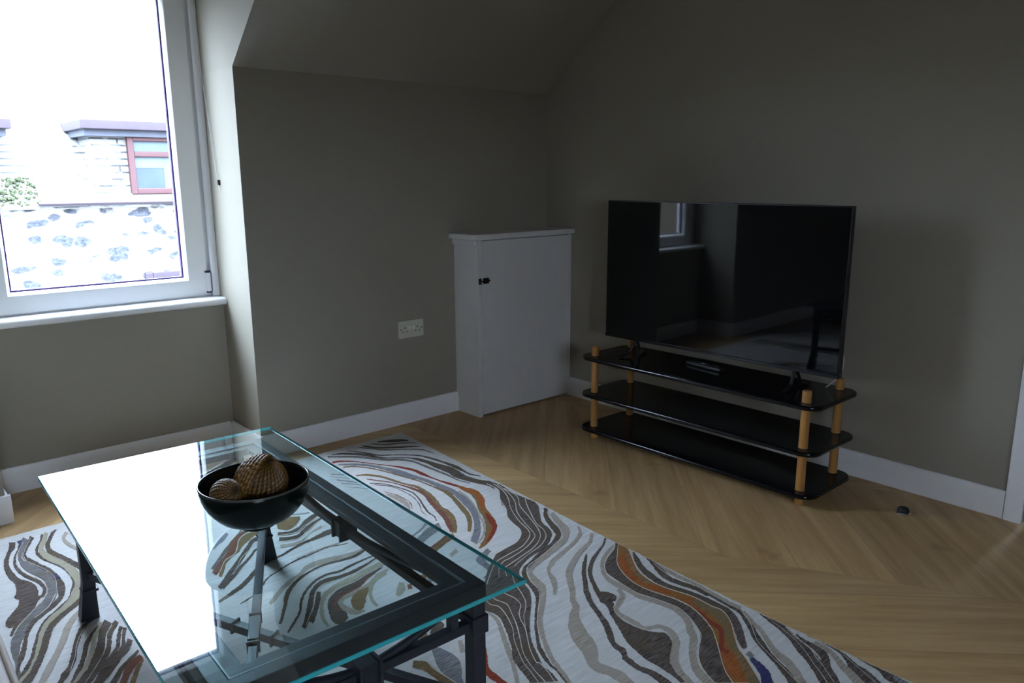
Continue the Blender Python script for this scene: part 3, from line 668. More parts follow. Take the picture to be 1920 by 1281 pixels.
# ---------------------------------------------------------------- rug
RUG = [
('slate',[1091,2467,1127,2443,1158,2432],[1097,2479,1132,2455,1163,2444]),
('slate',[1397,2716,1438,2667],[1402,2724,1445,2678]),
('slate',[1382,2695,1431,2627],[1385,2701,1434,2633]),
('slate',[1383,2643,1432,2564],[1390,2654,1439,2574]),
('slate',[1380,2603,1434,2529],[1384,2610,1440,2538]),
('slate',[1376,2563,1433,2478],[1378,2567,1438,2485]),
('dk',[1746,2924,1766,2906,1808,2872,1842,2856,1860,2842],[1752,2934,1781,2929,1829,2906,1858,2880,1868,2853]),
('dk',[1714,2921,1759,2866,1810,2841,1856,2809,1871,2791],[1719,2929,1766,2877,1818,2854,1863,2818,1875,2796]),
('dk',[1668,2925,1674,2899,1705,2851,1763,2803,1826,2764,1856,2743],[1673,2933,1686,2918,1716,2867,1776,2823,1837,2780,1861,2750]),
('dk',[1647,2918,1683,2856,1720,2805,1781,2763,1833,2710,1846,2671,1853,2630],[1652,2925,1690,2867,1727,2816,1787,2772,1841,2720,1853,2679,1857,2634]),
('dk',[1581,2920,1620,2851,1643,2792,1667,2761,1714,2728,1754,2690,1787,2644,1805,2577,1815,2500,1815,2421,1817,2378,1817,2332,1839,2288],[1585,2927,1629,2865,1655,2809,1675,2773,1720,2737,1761,2700,1797,2656,1818,2592,1830,2516,1840,2445,1833,2392,1828,2343,1844,2293]),
('dk',[1508,2914,1542,2894,1585,2847,1615,2801,1640,2746,1665,2717,1707,2684,1740,2650,1751,2606,1760,2546,1758,2485,1763,2408,1755,2350,1765,2297,1784,2238,1799,2191,1795,2154],[1513,2924,1552,2912,1599,2871,1632,2827,1653,2764,1673,2730,1714,2696,1748,2661,1770,2628,1785,2574,1795,2524,1812,2456,1810,2399,1801,2331,1813,2268,1834,2225,1836,2186]),
('dkslate',[1480,2899,1525,2863,1576,2810,1617,2742,1650,2695,1692,2661,1722,2612,1730,2533,1736,2451,1743,2375,1743,2319,1760,2259],[1490,2917,1534,2880,1588,2830,1633,2766,1663,2715,1704,2679,1734,2627,1744,2547,1750,2466,1755,2386,1751,2327,1766,2265]),
('tan',[1678,2230,1660,2148,1627,2061,1594,1997,1567,1942,1526,1891,1483,1858,1456,1849],[1689,2238,1675,2156,1638,2065,1605,1999,1578,1940,1529,1882,1481,1847,1453,1842]),
('red',[1464,2824,1497,2812,1532,2784,1563,2740,1599,2678,1629,2630,1652,2571,1668,2516,1668,2463,1678,2416,1685,2352,1691,2306,1706,2244,1703,2191],[1474,2846,1506,2830,1539,2796,1569,2749,1604,2686,1636,2639,1665,2587,1685,2535,1689,2485,1688,2427,1695,2362,1707,2322,1720,2258,1725,2210]),
('rust',[1704,2269,1698,2225,1694,2156,1671,2106,1636,2046,1607,1988,1579,1939,1548,1900,1514,1861,1479,1835,1448,1818],[1715,2279,1723,2249,1738,2188,1713,2113,1666,2048,1645,1997,1617,1932,1564,1871,1515,1835,1475,1815,1445,1809]),
('red',[1628,2004,1600,1954,1583,1912,1567,1891,1529,1860,1496,1839],[1637,2007,1626,1962,1605,1912,1571,1875,1528,1844,1494,1828]),
('gold',[1697,2170,1667,2105,1628,2042,1604,1986,1574,1935,1531,1885,1498,1852,1466,1832],[1711,2174,1679,2107,1640,2043,1618,1989,1587,1931,1538,1874,1498,1840,1464,1823]),
('slate',[1470,2786,1517,2743,1561,2683,1588,2599,1601,2527,1616,2471,1637,2400,1641,2323,1645,2249,1643,2201,1621,2123,1598,2055,1567,1999,1525,1939,1486,1900,1456,1872],[1476,2798,1529,2764,1575,2704,1610,2628,1634,2568,1644,2504,1659,2425,1669,2351,1678,2279,1675,2225,1663,2146,1632,2064,1593,1995,1543,1923,1495,1872,1460,1844]),
('gold',[1471,2746,1507,2726,1549,2663,1578,2581,1601,2494,1622,2405,1630,2305,1629,2242,1611,2171,1585,2098,1563,2036,1536,1988,1494,1935],[1478,2758,1514,2739,1556,2674,1586,2591,1609,2503,1629,2414,1641,2315,1651,2260,1641,2188,1612,2109,1587,2041,1551,1981,1501,1926]),
('ln',[1642,2214,1619,2132,1595,2056,1566,1999,1532,1951,1488,1905,1455,1879],[1647,2216,1623,2134,1599,2057,1569,1999,1534,1949,1489,1902,1455,1875]),
('gold',[1463,2630,1498,2604,1529,2553,1544,2492,1559,2430,1576,2370,1567,2306,1550,2243,1531,2180,1525,2141,1520,2095,1501,2053,1472,1999,1447,1963],[1469,2641,1510,2623,1541,2570,1558,2508,1569,2442,1592,2387,1593,2326,1584,2264,1564,2198,1549,2158,1548,2112,1531,2057,1492,1992,1459,1951]),
('redbr',[1478,2571,1503,2524,1531,2476,1548,2413,1558,2343,1557,2289,1535,2224,1519,2169,1503,2113,1488,2064,1466,2017,1446,1970],[1484,2579,1509,2533,1537,2484,1556,2423,1573,2359,1575,2303,1558,2237,1542,2182,1530,2127,1513,2073,1488,2019,1459,1970]),
('dk',[1466,2525,1500,2482,1520,2430,1533,2373,1536,2327,1519,2260,1498,2208,1478,2148,1475,2106,1462,2073],[1470,2532,1505,2489,1526,2437,1540,2381,1544,2334,1527,2264,1507,2212,1487,2153,1481,2109,1466,2074]),
('dk',[1467,2503,1509,2442,1519,2357,1516,2296,1497,2232,1471,2178,1459,2123],[1470,2507,1513,2447,1523,2361,1520,2299,1501,2233,1474,2179,1461,2124]),
('tan',[1455,2387,1455,2307,1451,2248,1445,2217],[1464,2398,1484,2335,1474,2264,1453,2220]),
('redbr',[1462,2414,1479,2366,1484,2304,1474,2252,1454,2213],[1464,2418,1483,2370,1487,2308,1479,2255,1458,2213]),
('slate',[1422,2084,1375,2054,1305,2025],[1419,2068,1372,2043,1302,2015]),
('slate',[1460,2057,1398,2044,1316,1998,1252,2005,1202,1992],[1439,2007,1381,1991,1298,1956,1245,1989,1199,1982]),
('redbr',[1435,1969,1382,1945,1319,1923],[1431,1954,1376,1926,1313,1904]),
('gold',[1447,1960,1376,1930,1296,1893],[1437,1930,1369,1905,1290,1870]),
('tan',[1388,1863,1348,1846],[1382,1840,1342,1823]),
('slate',[1466,1795,1389,1758,1374,1683,1335,1655],[1461,1770,1413,1740,1390,1678,1336,1642]),
('dk',[1185,2264,1144,2267,1104,2258,1067,2246,1038,2241,992,2227,946,2207,907,2201,868,2189,843,2174,806,2141,774,2114,740,2094,705,2075,685,2064],[1173,2233,1131,2230,1094,2227,1060,2226,1033,2224,989,2210,943,2194,903,2187,866,2169,842,2148,806,2117,772,2090,738,2073,704,2059,684,2052]),
('tan',[1128,2159,1049,2159,969,2150],[1122,2145,1046,2149,967,2144]),
('dk',[1145,2134,1108,2145,1073,2155,1017,2147,965,2143,923,2131,892,2115,854,2101,823,2074,798,2047,774,2030,747,2017,728,2010],[1142,2129,1105,2140,1071,2149,1015,2139,963,2134,921,2122,890,2108,854,2094,823,2063,798,2036,773,2021,746,2009,727,2005]),
('tan',[1178,2071,1157,2067,1123,2067,1070,2081,1017,2092,970,2088,932,2057,904,2047,870,2027,833,1998,807,1974,790,1960],[1173,2055,1152,2051,1112,2041,1057,2050,1006,2060,964,2058,929,2036,901,2027,869,2005,834,1977,808,1954,791,1942]),
('dk',[1186,2064,1154,2057,1121,2048,1085,2047,1043,2055,1000,2057,958,2047,922,2034,885,2010,854,1982,830,1947,820,1925,788,1874,766,1841],[1181,2048,1150,2043,1115,2030,1080,2034,1039,2044,997,2046,955,2035,920,2018,885,1992,858,1964,837,1934,826,1915,793,1864,770,1833]),
('dk',[1182,2008,1154,2004,1116,2002,1068,1997,1030,1990,998,1999,960,1992,923,1971,890,1943,861,1906,832,1857,794,1817,765,1786],[1179,2001,1152,1996,1113,1993,1065,1985,1025,1977,993,1986,957,1979,923,1959,891,1932,864,1898,835,1850,796,1808,766,1780]),
('dk',[1179,1990,1153,1983,1113,1972,1063,1964,1020,1963,982,1973,950,1968,916,1943,886,1903,855,1854,828,1813,804,1781],[1176,1980,1151,1974,1109,1958,1057,1945,1013,1944,974,1949,946,1943,919,1922,894,1888,865,1838,835,1797,809,1767]),
('dk',[922,1923,898,1885,867,1839,832,1794],[930,1913,907,1871,874,1824,837,1778]),
('tan2',[1166,1953,1147,1952,1093,1943,1041,1929,999,1928,964,1918,927,1897,897,1856,875,1814,860,1774,856,1734],[1158,1928,1137,1923,1085,1915,1033,1901,990,1900,960,1892,929,1875,904,1845,885,1808,872,1775,866,1738]),
('dk',[1142,1919,1107,1914,1065,1906,1022,1898,972,1891,925,1857,894,1798,880,1748,890,1717],[1140,1914,1104,1900,1058,1879,1013,1863,965,1844,939,1823,935,1797,933,1772,922,1738]),
('redbr',[1113,1911,1072,1895,1035,1871,990,1860,955,1857,925,1831,917,1801,931,1772,934,1747],[1111,1905,1071,1886,1033,1860,988,1851,953,1844,930,1822,924,1807,936,1778,940,1752]),
('tan',[1153,1901,1107,1892,1062,1866,1013,1854,971,1848,939,1828,930,1778,943,1739,973,1734],[1149,1887,1102,1870,1057,1845,1007,1832,966,1827,949,1818,949,1795,957,1759,977,1742]),
('gold',[1050,1845,1015,1844,980,1823,956,1774,964,1747],[1049,1833,1013,1798,1000,1776,992,1771,981,1756]),
('tan2',[1137,1891,1079,1876,1030,1813,1010,1758,1010,1733],[1132,1872,1079,1852,1039,1805,1021,1761,1019,1739]),
('tan2',[1130,1805,1109,1782,1084,1754],[1141,1795,1119,1754,1085,1737]),
('redbr',[1143,1778,1128,1753],[1154,1773,1141,1747]),
('ln',[1174,1975,1149,1969,1090,1951,1036,1938,989,1944,958,1949,927,1932,905,1906,889,1873,857,1833,817,1782],[1173,1972,1148,1966,1089,1948,1035,1935,987,1941,957,1945,927,1928,907,1904,890,1872,858,1830,817,1779]),
('ln',[1170,1935,1150,1931,1096,1917,1042,1899,1001,1897,967,1890,928,1863,899,1829,878,1785,870,1747,870,1719],[1169,1932,1149,1929,1096,1914,1041,1896,1000,1893,966,1886,928,1860,900,1827,880,1784,873,1748,874,1722]),
('gold',[1251,1811,1209,1797,1180,1784],[1245,1789,1202,1771,1176,1766]),
('slate',[1260,1784,1242,1786,1206,1766],[1241,1744,1227,1742,1199,1741]),
('slate',[795,2384,817,2409,847,2430,873,2462],[794,2393,816,2423,847,2459,872,2482]),
('dkslate',[918,2470,868,2413,826,2369,785,2321,741,2266],[918,2451,868,2395,827,2350,787,2301,744,2248]),
('redbr',[933,2457,896,2438,855,2401,830,2353,790,2304,758,2270,735,2241],[931,2431,894,2394,860,2357,835,2315,792,2271,761,2238,737,2214]),
('gold',[975,2415,940,2424,908,2418,872,2383,846,2330,796,2288,769,2249,740,2205],[973,2406,933,2391,902,2367,875,2346,847,2313,796,2278,773,2237,745,2190]),
('dk',[955,2378,919,2376,888,2343,859,2308,831,2275,800,2241,771,2209,743,2175,714,2143],[948,2352,914,2345,890,2318,861,2284,833,2251,803,2215,774,2180,745,2149,716,2121]),
('dk',[926,2310,891,2295,871,2272,840,2244,811,2221,785,2190,757,2163,723,2132],[924,2300,890,2281,872,2260,840,2229,812,2205,786,2175,757,2149,723,2118]),
('ln',[977,2423,943,2435,907,2423,880,2395,856,2348,832,2311,796,2292,771,2257,744,2215],[975,2417,941,2428,906,2417,881,2391,857,2344,832,2306,796,2287,772,2254,745,2212]),
('ln',[942,2340,912,2333,877,2303,839,2271,807,2225,772,2184],[941,2336,911,2329,877,2299,840,2268,807,2222,772,2181]),
('gold',[1016,2388,1037,2356,1075,2373,1113,2410],[1032,2433,1071,2458,1096,2447,1119,2433]),
('dk',[993,2338,1022,2320,1055,2317,1087,2336,1119,2359,1154,2383,1181,2393],[1005,2364,1032,2346,1064,2350,1092,2367,1124,2395,1162,2416,1190,2422]),
('dk',[981,2299,1009,2281,1040,2277,1073,2299,1106,2322,1138,2344,1167,2359],[992,2325,1019,2307,1047,2303,1077,2324,1111,2347,1141,2360,1171,2372]),
('tan',[962,2248,1001,2237,1046,2249,1088,2280,1138,2298],[972,2273,1008,2257,1049,2264,1090,2290,1142,2314]),
('ln',[990,2338,1028,2322,1056,2319,1088,2342,1121,2359,1153,2377],[992,2342,1029,2327,1057,2324,1089,2346,1122,2363,1154,2381]),
('ln',[976,2284,1006,2277,1041,2268,1082,2296,1150,2349],[977,2288,1008,2282,1042,2272,1082,2300,1150,2353]),
('dk',[1818,1896,1765,1841,1729,1774,1706,1726,1697,1712,1643,1682,1577,1664,1512,1637,1466,1621,1432,1589,1408,1534,1391,1492,1369,1461,1334,1424,1289,1380,1250,1335,1215,1290,1197,1252,1186,1213,1185,1191,1180,1175,1145,1064],[1827,1886,1784,1840,1757,1782,1738,1730,1698,1687,1635,1661,1569,1643,1508,1621,1466,1604,1449,1586,1425,1538,1415,1492,1378,1453,1338,1418,1294,1375,1258,1331,1226,1287,1210,1252,1194,1215,1193,1194,1188,1176,1152,1065]),
('tan',[1798,1843,1756,1771,1732,1715,1697,1681,1628,1660,1486,1611,1435,1554,1415,1498,1396,1467,1357,1434,1309,1389,1274,1348,1245,1302,1222,1267,1203,1228,1193,1200,1154,1086],[1821,1850,1793,1783,1763,1712,1693,1657,1618,1634,1484,1593,1460,1555,1444,1500,1407,1458,1366,1420,1319,1380,1287,1342,1256,1300,1237,1266,1216,1228,1207,1201,1166,1086]),
('ln',[1822,1882,1777,1827,1756,1773,1729,1720,1695,1687,1640,1665,1572,1642,1496,1623,1462,1602,1433,1559,1413,1500,1387,1463,1345,1425,1303,1384,1269,1345,1237,1298],[1824,1882,1780,1828,1760,1774,1732,1720,1695,1684,1638,1662,1571,1639,1495,1620,1464,1600,1436,1559,1415,1501,1389,1462,1346,1423,1304,1383,1271,1344,1239,1297]),
('tan',[1798,1708,1764,1670,1703,1640,1640,1620,1565,1599,1509,1560,1478,1513,1453,1476,1426,1448],[1807,1706,1767,1657,1698,1624,1633,1603,1560,1580,1516,1553,1496,1511,1464,1470,1430,1442]),
('tan',[1797,1647,1751,1610,1699,1592,1644,1572,1557,1524,1510,1474,1473,1426,1440,1393,1421,1365,1379,1337,1337,1297,1306,1251,1288,1203,1276,1180,1258,1149,1256,1117,1266,1093,1266,1061,1264,1042,1246,943],[1802,1636,1750,1596,1692,1572,1641,1550,1564,1503,1529,1466,1488,1418,1457,1387,1439,1354,1401,1318,1380,1285,1362,1252,1343,1205,1315,1169,1293,1151,1290,1134,1297,1108,1303,1075,1297,1050,1278,950]),
('dk',[1807,1590,1765,1561,1713,1540,1663,1518,1611,1482,1573,1443,1547,1405,1524,1372,1497,1326,1500,1323,1494,1301,1474,1266,1456,1225,1448,1200],[1807,1584,1764,1553,1711,1529,1664,1505,1619,1472,1586,1439,1563,1404,1544,1373,1530,1335,1542,1339,1523,1301,1492,1267,1476,1229,1467,1205]),
('dk',[1526,1357,1521,1331,1517,1311,1520,1314],[1541,1367,1555,1349,1557,1322,1534,1302]),
('dk',[1677,1552,1636,1526,1589,1488,1539,1437,1491,1382,1457,1326,1437,1282,1414,1243,1388,1205,1364,1166,1357,1131,1343,1113,1337,1087,1336,1057,1342,1024,1337,997,1333,980,1319,886],[1679,1549,1641,1516,1598,1480,1553,1430,1508,1379,1476,1327,1456,1284,1436,1242,1409,1202,1382,1168,1380,1134,1362,1113,1358,1093,1354,1065,1363,1032,1363,1004,1362,987,1346,891]),
('tan',[1792,1537,1714,1512,1654,1470,1610,1418,1594,1366,1596,1319,1594,1266,1605,1226,1615,1177,1609,1138,1590,1105,1562,1079,1543,1055,1501,1027,1460,994,1430,960,1414,924,1374,829],[1790,1529,1713,1495,1664,1461,1628,1420,1619,1377,1621,1331,1617,1278,1628,1239,1639,1187,1635,1144,1614,1103,1586,1073,1561,1044,1515,1014,1479,986,1458,959,1445,927,1404,830]),
('tan',[1583,1341,1565,1314,1528,1295,1489,1271,1478,1234,1479,1184,1478,1152,1519,1134,1512,1096,1493,1075,1454,1051,1413,1016,1390,979,1378,947,1340,850],[1597,1342,1577,1303,1529,1280,1505,1268,1499,1242,1500,1193,1497,1166,1535,1145,1539,1102,1513,1063,1470,1035,1436,1009,1415,979,1403,949,1363,852]),
('slate',[1590,917,1581,897],[1610,919,1601,899]),
('navy',[1577,898,1558,869,1540,846,1520,830,1429,746],[1593,900,1586,871,1572,842,1550,820,1456,736]),
('dk',[1798,1461,1757,1419,1719,1360,1701,1300,1697,1253,1712,1204,1715,1169,1710,1133,1710,1093,1701,1054,1690,1027,1657,992,1621,959,1604,933],[1801,1455,1778,1418,1748,1368,1731,1311,1722,1266,1733,1215,1740,1180,1743,1146,1743,1104,1740,1063,1720,1027,1682,986,1645,953,1618,931]),
('dk',[1799,1408,1779,1370,1746,1313,1737,1270,1743,1227,1751,1189,1751,1146,1755,1139,1751,1101,1746,1064,1741,1034,1720,1006,1696,977,1666,945,1643,911,1627,880,1608,846,1587,814,1566,785,1506,698],[1800,1411,1798,1376,1780,1321,1763,1281,1765,1238,1772,1199,1772,1155,1771,1145,1768,1106,1762,1070,1761,1037,1737,1006,1718,976,1692,944,1669,911,1646,881,1627,847,1612,814,1593,784,1530,696]),
('ln',[1799,1388,1774,1332,1757,1266],[1799,1389,1777,1333,1760,1267]),
('ln',[1757,1040,1738,1007,1706,972,1665,932,1643,897,1623,855,1605,817,1560,725],[1759,1040,1740,1007,1708,971,1667,932,1645,897,1625,855,1607,817,1562,726]),
('tan',[1750,1029,1722,986,1701,943,1669,906,1640,866,1623,828,1599,794,1577,767,1508,682],[1765,1030,1740,988,1718,944,1688,905,1664,867,1653,829,1628,792,1605,764,1534,678]),
('tan',[1798,1372,1778,1317,1771,1264,1773,1204,1766,1142,1759,1082,1759,1041],[1798,1377,1796,1325,1789,1271,1790,1211,1783,1148,1776,1088,1776,1047]),
('dk',[1782,999,1768,962,1749,914,1730,878,1702,841,1681,807,1660,779,1637,753,1615,727,1550,643],[1782,1001,1781,967,1780,919,1760,881,1743,843,1727,809,1706,777,1685,749,1665,723,1596,638]),
('dk',[1762,876,1744,845,1737,816,1720,789,1701,772,1679,748,1651,725,1566,643],[1770,877,1760,848,1761,820,1752,789,1728,766,1696,744,1674,720,1587,639]),
('dk',[1781,855,1782,830,1777,789,1772,765,1751,737,1723,711,1712,684,1696,657,1656,576],[1781,856,1782,832,1782,794,1782,768,1772,737,1759,713,1755,688,1742,659,1699,577]),
('tan',[1759,825,1752,789,1736,759,1711,731,1692,700,1675,678,1620,596],[1776,829,1772,792,1758,760,1739,731,1723,701,1709,678,1651,595]),
('dk',[1783,721,1776,686,1772,664,1751,636,1752,613,1748,537],[1783,722,1783,689,1784,666,1784,639,1782,618,1777,541]),
('slate',[1772,631,1760,607,1734,528],[1784,632,1782,608,1755,529]),
('ln',[1781,975,1760,914,1738,863,1706,815,1678,781,1660,756,1636,728,1564,644],[1781,975,1762,914,1740,864,1708,815,1680,781,1662,756,1638,727,1565,644]),
('ln',[1774,912,1747,866,1738,827,1709,793,1688,763,1655,724,1584,640],[1777,912,1749,866,1740,827,1711,792,1690,763,1657,724,1586,640]),
('ln',[1782,770,1764,739,1754,718,1713,631],[1782,770,1766,739,1756,719,1715,631]),
('slate',[1007,1465,983,1413,972,1375,968,1351,962,1323,905,1207],[1023,1471,1034,1431,1035,1388,1015,1345,991,1314,932,1199]),
('gold',[929,1439,942,1409,946,1364,951,1252],[946,1459,968,1430,968,1376,972,1262]),
('gold',[979,1493,1021,1514,1041,1531],[980,1505,1021,1529,1040,1537]),
('dk',[1048,1498,1079,1513,1102,1537],[1046,1528,1076,1552,1100,1560]),
('tan',[1080,1451,1052,1403],[1092,1445,1064,1398]),
('ln',[979,1456,967,1421,964,1392,968,1349,979,1241],[982,1456,970,1421,967,1393,971,1351,982,1242]),
('ln',[1057,1456,1046,1413,1032,1377,994,1315,926,1203],[1063,1457,1051,1414,1036,1376,997,1313,929,1201]),
('red',[1118,1394,1089,1358,1067,1330,1048,1296,1044,1268,1047,1247,1049,1142],[1124,1391,1099,1351,1079,1325,1067,1298,1067,1278,1065,1256,1066,1149]),
('tan',[1220,1496,1214,1456,1194,1418,1170,1378,1146,1335,1127,1298,1113,1275,1040,1161],[1229,1501,1226,1459,1207,1416,1184,1375,1162,1332,1139,1295,1123,1272,1050,1157]),
('dk',[301,2895,298,2865,285,2819,269,2764,259,2701,258,2635,265,2582,266,2557,261,2509,252,2483,254,2466,258,2454,251,2422,233,2390,213,2358,206,2327],[318,2880,310,2838,292,2799,279,2748,273,2700,275,2653,281,2605,286,2586,303,2550,312,2501,306,2446,289,2385,265,2353,242,2331,222,2311,212,2304]),
('navy',[322,2885,324,2859,318,2832],[339,2888,334,2847,321,2821]),
('dk',[321,2851,313,2818,297,2771,285,2712,286,2653,294,2602,305,2566,316,2538,322,2502,323,2473,313,2444,306,2439,282,2402,254,2361,227,2322,206,2264],[326,2840,317,2808,302,2761,292,2711,294,2663,302,2619,312,2586,324,2556,331,2512,330,2468,317,2426,308,2424,285,2384,258,2339,232,2303,210,2254]),
('dkslate',[343,2908,326,2841,310,2781,302,2723,304,2652,318,2599,332,2556,336,2518,334,2482,328,2451,320,2425,305,2396,282,2372,254,2339,232,2306,214,2266,202,2219,195,2161,193,2104,177,1934],[357,2866,336,2813,318,2768,313,2729,322,2685,335,2643,351,2598,362,2543,360,2477,349,2421,333,2379,312,2346,288,2320,261,2291,245,2261,231,2226,220,2195,210,2152,202,2099,186,1929]),
('dk',[363,2904,346,2850,330,2804,316,2743,327,2682,341,2632,354,2591,359,2542,359,2492,356,2456,351,2423,347,2398,325,2367,300,2341,270,2313,248,2275,232,2226,219,2178,204,2131,195,2093,151,1954],[371,2876,352,2830,336,2790,326,2749,337,2705,350,2656,364,2612,372,2558,378,2504,376,2450,365,2405,352,2377,327,2343,302,2322,273,2292,254,2258,239,2213,228,2164,212,2116,200,2084,156,1946]),
('navy',[367,2552,367,2520,369,2509],[373,2559,377,2528,374,2511]),
('ln',[337,2864,319,2817,301,2764,294,2706,297,2645,312,2581,329,2532,334,2481,327,2443,312,2416,286,2375,259,2337,230,2297,209,2249],[338,2861,319,2814,303,2763,295,2706,298,2647,313,2584,330,2534,335,2481,328,2441,313,2413,286,2372,259,2334,231,2294,210,2246]),
('ln',[362,2884,338,2821,322,2767,319,2709,338,2650,358,2580,363,2522,357,2470,348,2428,341,2414,313,2356,274,2318],[362,2881,339,2819,323,2766,321,2710,339,2652,359,2582,364,2522,358,2469,348,2427,342,2411,314,2353,274,2315]),
('dk',[395,2893,379,2834,359,2787,353,2732,362,2679,379,2633,393,2590,399,2541,401,2492,395,2451,381,2410,367,2369,348,2348,318,2316,290,2286,269,2244,254,2201,240,2156,227,2116,211,2082,190,2042,136,1934],[400,2882,383,2824,365,2778,361,2740,368,2692,384,2644,397,2599,407,2552,411,2496,403,2443,388,2397,371,2350,349,2334,320,2303,292,2273,274,2232,261,2188,248,2141,235,2099,217,2064,197,2021,143,1915]),
('tan2',[407,2904,388,2843,367,2784,363,2710,376,2649,393,2604,401,2553,403,2499,403,2459,395,2427,379,2393,371,2371,345,2334,314,2305,289,2272,270,2231,255,2182,242,2134,230,2100,214,2063,195,2037,136,1944],[415,2883,397,2819,380,2772,381,2736,392,2688,408,2639,422,2586,428,2521,426,2456,413,2393,392,2350,379,2323,349,2292,318,2264,296,2240,278,2210,264,2164,249,2121,237,2084,221,2042,202,2008,144,1917]),
('dk',[441,2901,424,2884,405,2838,387,2787,384,2724,397,2678,412,2626,422,2578,432,2531,433,2483,425,2443,415,2402,399,2368,394,2354,367,2324,341,2301,314,2275,290,2242,272,2198,259,2155,244,2113,228,2077,214,2047,200,2028,141,1937],[442,2894,428,2863,411,2819,400,2778,398,2743,407,2703,423,2650,435,2604,449,2556,452,2488,440,2429,426,2379,406,2343,397,2326,369,2300,343,2278,318,2250,297,2217,283,2176,269,2134,253,2091,237,2054,222,2022,208,1999,148,1910]),
('tan',[461,2862,439,2803,444,2735,458,2686],[467,2841,450,2801,454,2754,465,2700]),
('tan',[418,2306,385,2290,347,2250,322,2207,304,2160,280,2104,259,2064,236,2018,180,1908],[418,2286,386,2267,352,2226,331,2182,314,2137,288,2083,267,2040,244,1995,188,1887]),
('dk',[402,2220,375,2203,350,2171,333,2132,318,2090,304,2047,290,2011,271,1988,261,1964,203,1862],[402,2206,378,2182,356,2150,341,2116,326,2076,313,2030,296,1994,278,1963,266,1947,209,1846]),
('ln',[396,2198,365,2172,345,2137,327,2093,313,2044,296,2001,245,1869],[396,2195,365,2169,346,2135,328,2091,314,2043,297,1999,246,1867]),
('dk',[395,2163,365,2124,345,2091,329,2043,312,2000,296,1970,284,1942,229,1830],[396,2155,369,2110,353,2075,336,2029,319,1984,302,1954,289,1929,234,1818]),
('tan2',[404,2175,374,2115,352,2060,334,2016,318,1981,298,1953,236,1856],[410,2155,380,2101,360,2045,341,2000,323,1966,303,1935,241,1840]),
('dk',[416,2180,392,2133,377,2087,361,2045,343,2005,326,1971,308,1949,242,1865],[426,2146,404,2107,390,2067,376,2019,354,1974,333,1943,314,1920,248,1838]),
('dk',[436,2158,406,2108,391,2057,376,2015,358,1989,335,1956,318,1927,255,1829],[441,2137,413,2091,400,2046,383,1999,364,1967,341,1934,323,1909,260,1812]),
('ln',[424,2134,397,2090,384,2042,364,1999,342,1964,322,1934,258,1839],[424,2132,398,2089,385,2041,364,1997,343,1962,322,1932,258,1837]),
('dk',[437,2118,419,2072,405,2027,387,1999,366,1972,344,1939,329,1910,268,1810],[443,2109,426,2062,411,2014,392,1980,371,1953,350,1918,334,1896,272,1797]),
('dk',[442,2103,427,2054,414,2015,391,1981,363,1945,293,1859],[450,2093,433,2046,420,2001,394,1964,366,1932,295,1847]),
('dk',[436,2040,423,2011,400,1983,380,1956,355,1925,337,1901,269,1820],[445,2022,429,1989,404,1963,384,1936,359,1905,340,1885,272,1806]),
('dk',[442,1971,414,1946,387,1921,364,1889,299,1792],[443,1960,416,1932,390,1905,369,1872,304,1776]),
('redbr',[440,1945,414,1931,391,1902,376,1870,317,1758],[442,1923,418,1900,399,1876,384,1850,325,1740]),
('gold',[439,1921,414,1890,392,1849,334,1735],[441,1912,419,1876,399,1835,340,1722]),
('dk',[1803,2192,1798,2130,1730,2035,1707,1976,1668,1927,1648,1873,1635,1823,1608,1789,1565,1762,1513,1753,1463,1745,1422,1716,1373,1682,1326,1637,1271,1585,1225,1532,1233,1491,1230,1455,1211,1412,1188,1372,1163,1330,1141,1303,1125,1268,1114,1225,1106,1199],[1830,2224,1840,2169,1825,2073,1827,2008,1823,1940,1776,1876,1731,1816,1712,1754,1679,1716,1611,1674,1547,1662,1509,1652,1453,1624,1427,1592,1408,1556,1391,1515,1359,1470,1322,1433,1278,1389,1240,1345,1214,1304,1192,1262,1174,1224,1170,1188,1161,1158]),
('dk',[1474,1274,1456,1241,1438,1208,1418,1176,1402,1143,1392,1107,1384,1071,1385,1033,1382,996,1375,959],[1492,1274,1476,1233,1474,1189,1485,1148,1511,1113,1497,1078,1461,1053,1424,1029,1400,994,1384,953]),
('dk',[1805,1541,1771,1515,1731,1498,1693,1480,1658,1454,1633,1420,1623,1379,1616,1336,1612,1293,1621,1252,1631,1210,1636,1167,1627,1126,1607,1087,1583,1052,1550,1026,1513,1004,1479,978,1453,944,1435,905],[1805,1528,1772,1502,1741,1475,1709,1449,1685,1415,1666,1378,1652,1340,1649,1299,1654,1258,1663,1217,1668,1177,1665,1136,1651,1097,1633,1060,1609,1026,1580,997,1550,968,1519,940,1491,911,1468,876]),
('rust',[1805,1528,1764,1495,1709,1449,1676,1402,1652,1343,1648,1289,1659,1236,1669,1191,1667,1140,1647,1085,1621,1040,1610,1027,1570,987,1521,942,1489,909,1468,876],[1803,1487,1765,1435,1718,1371,1697,1309,1698,1251,1713,1188,1717,1148,1714,1104,1717,1073,1698,1039,1673,1012,1638,981,1595,941,1577,910,1550,875,1517,832]),
('gold',[1797,1494,1740,1437,1696,1373,1677,1320,1679,1285],[1803,1487,1756,1435,1716,1376,1698,1328,1692,1290]),
('gold',[1689,1153,1680,1106,1675,1070,1658,1037,1645,1020,1616,994,1583,957,1560,928,1532,893,1500,856,1427,766],[1721,1165,1716,1118,1717,1080,1695,1038,1668,1013,1637,989,1606,955,1587,927,1562,890,1532,852,1457,761]),
('red',[1659,1112,1634,1058,1627,1024,1595,999,1553,971,1558,946],[1670,1114,1653,1062,1646,1024,1606,991,1573,969,1572,951]),
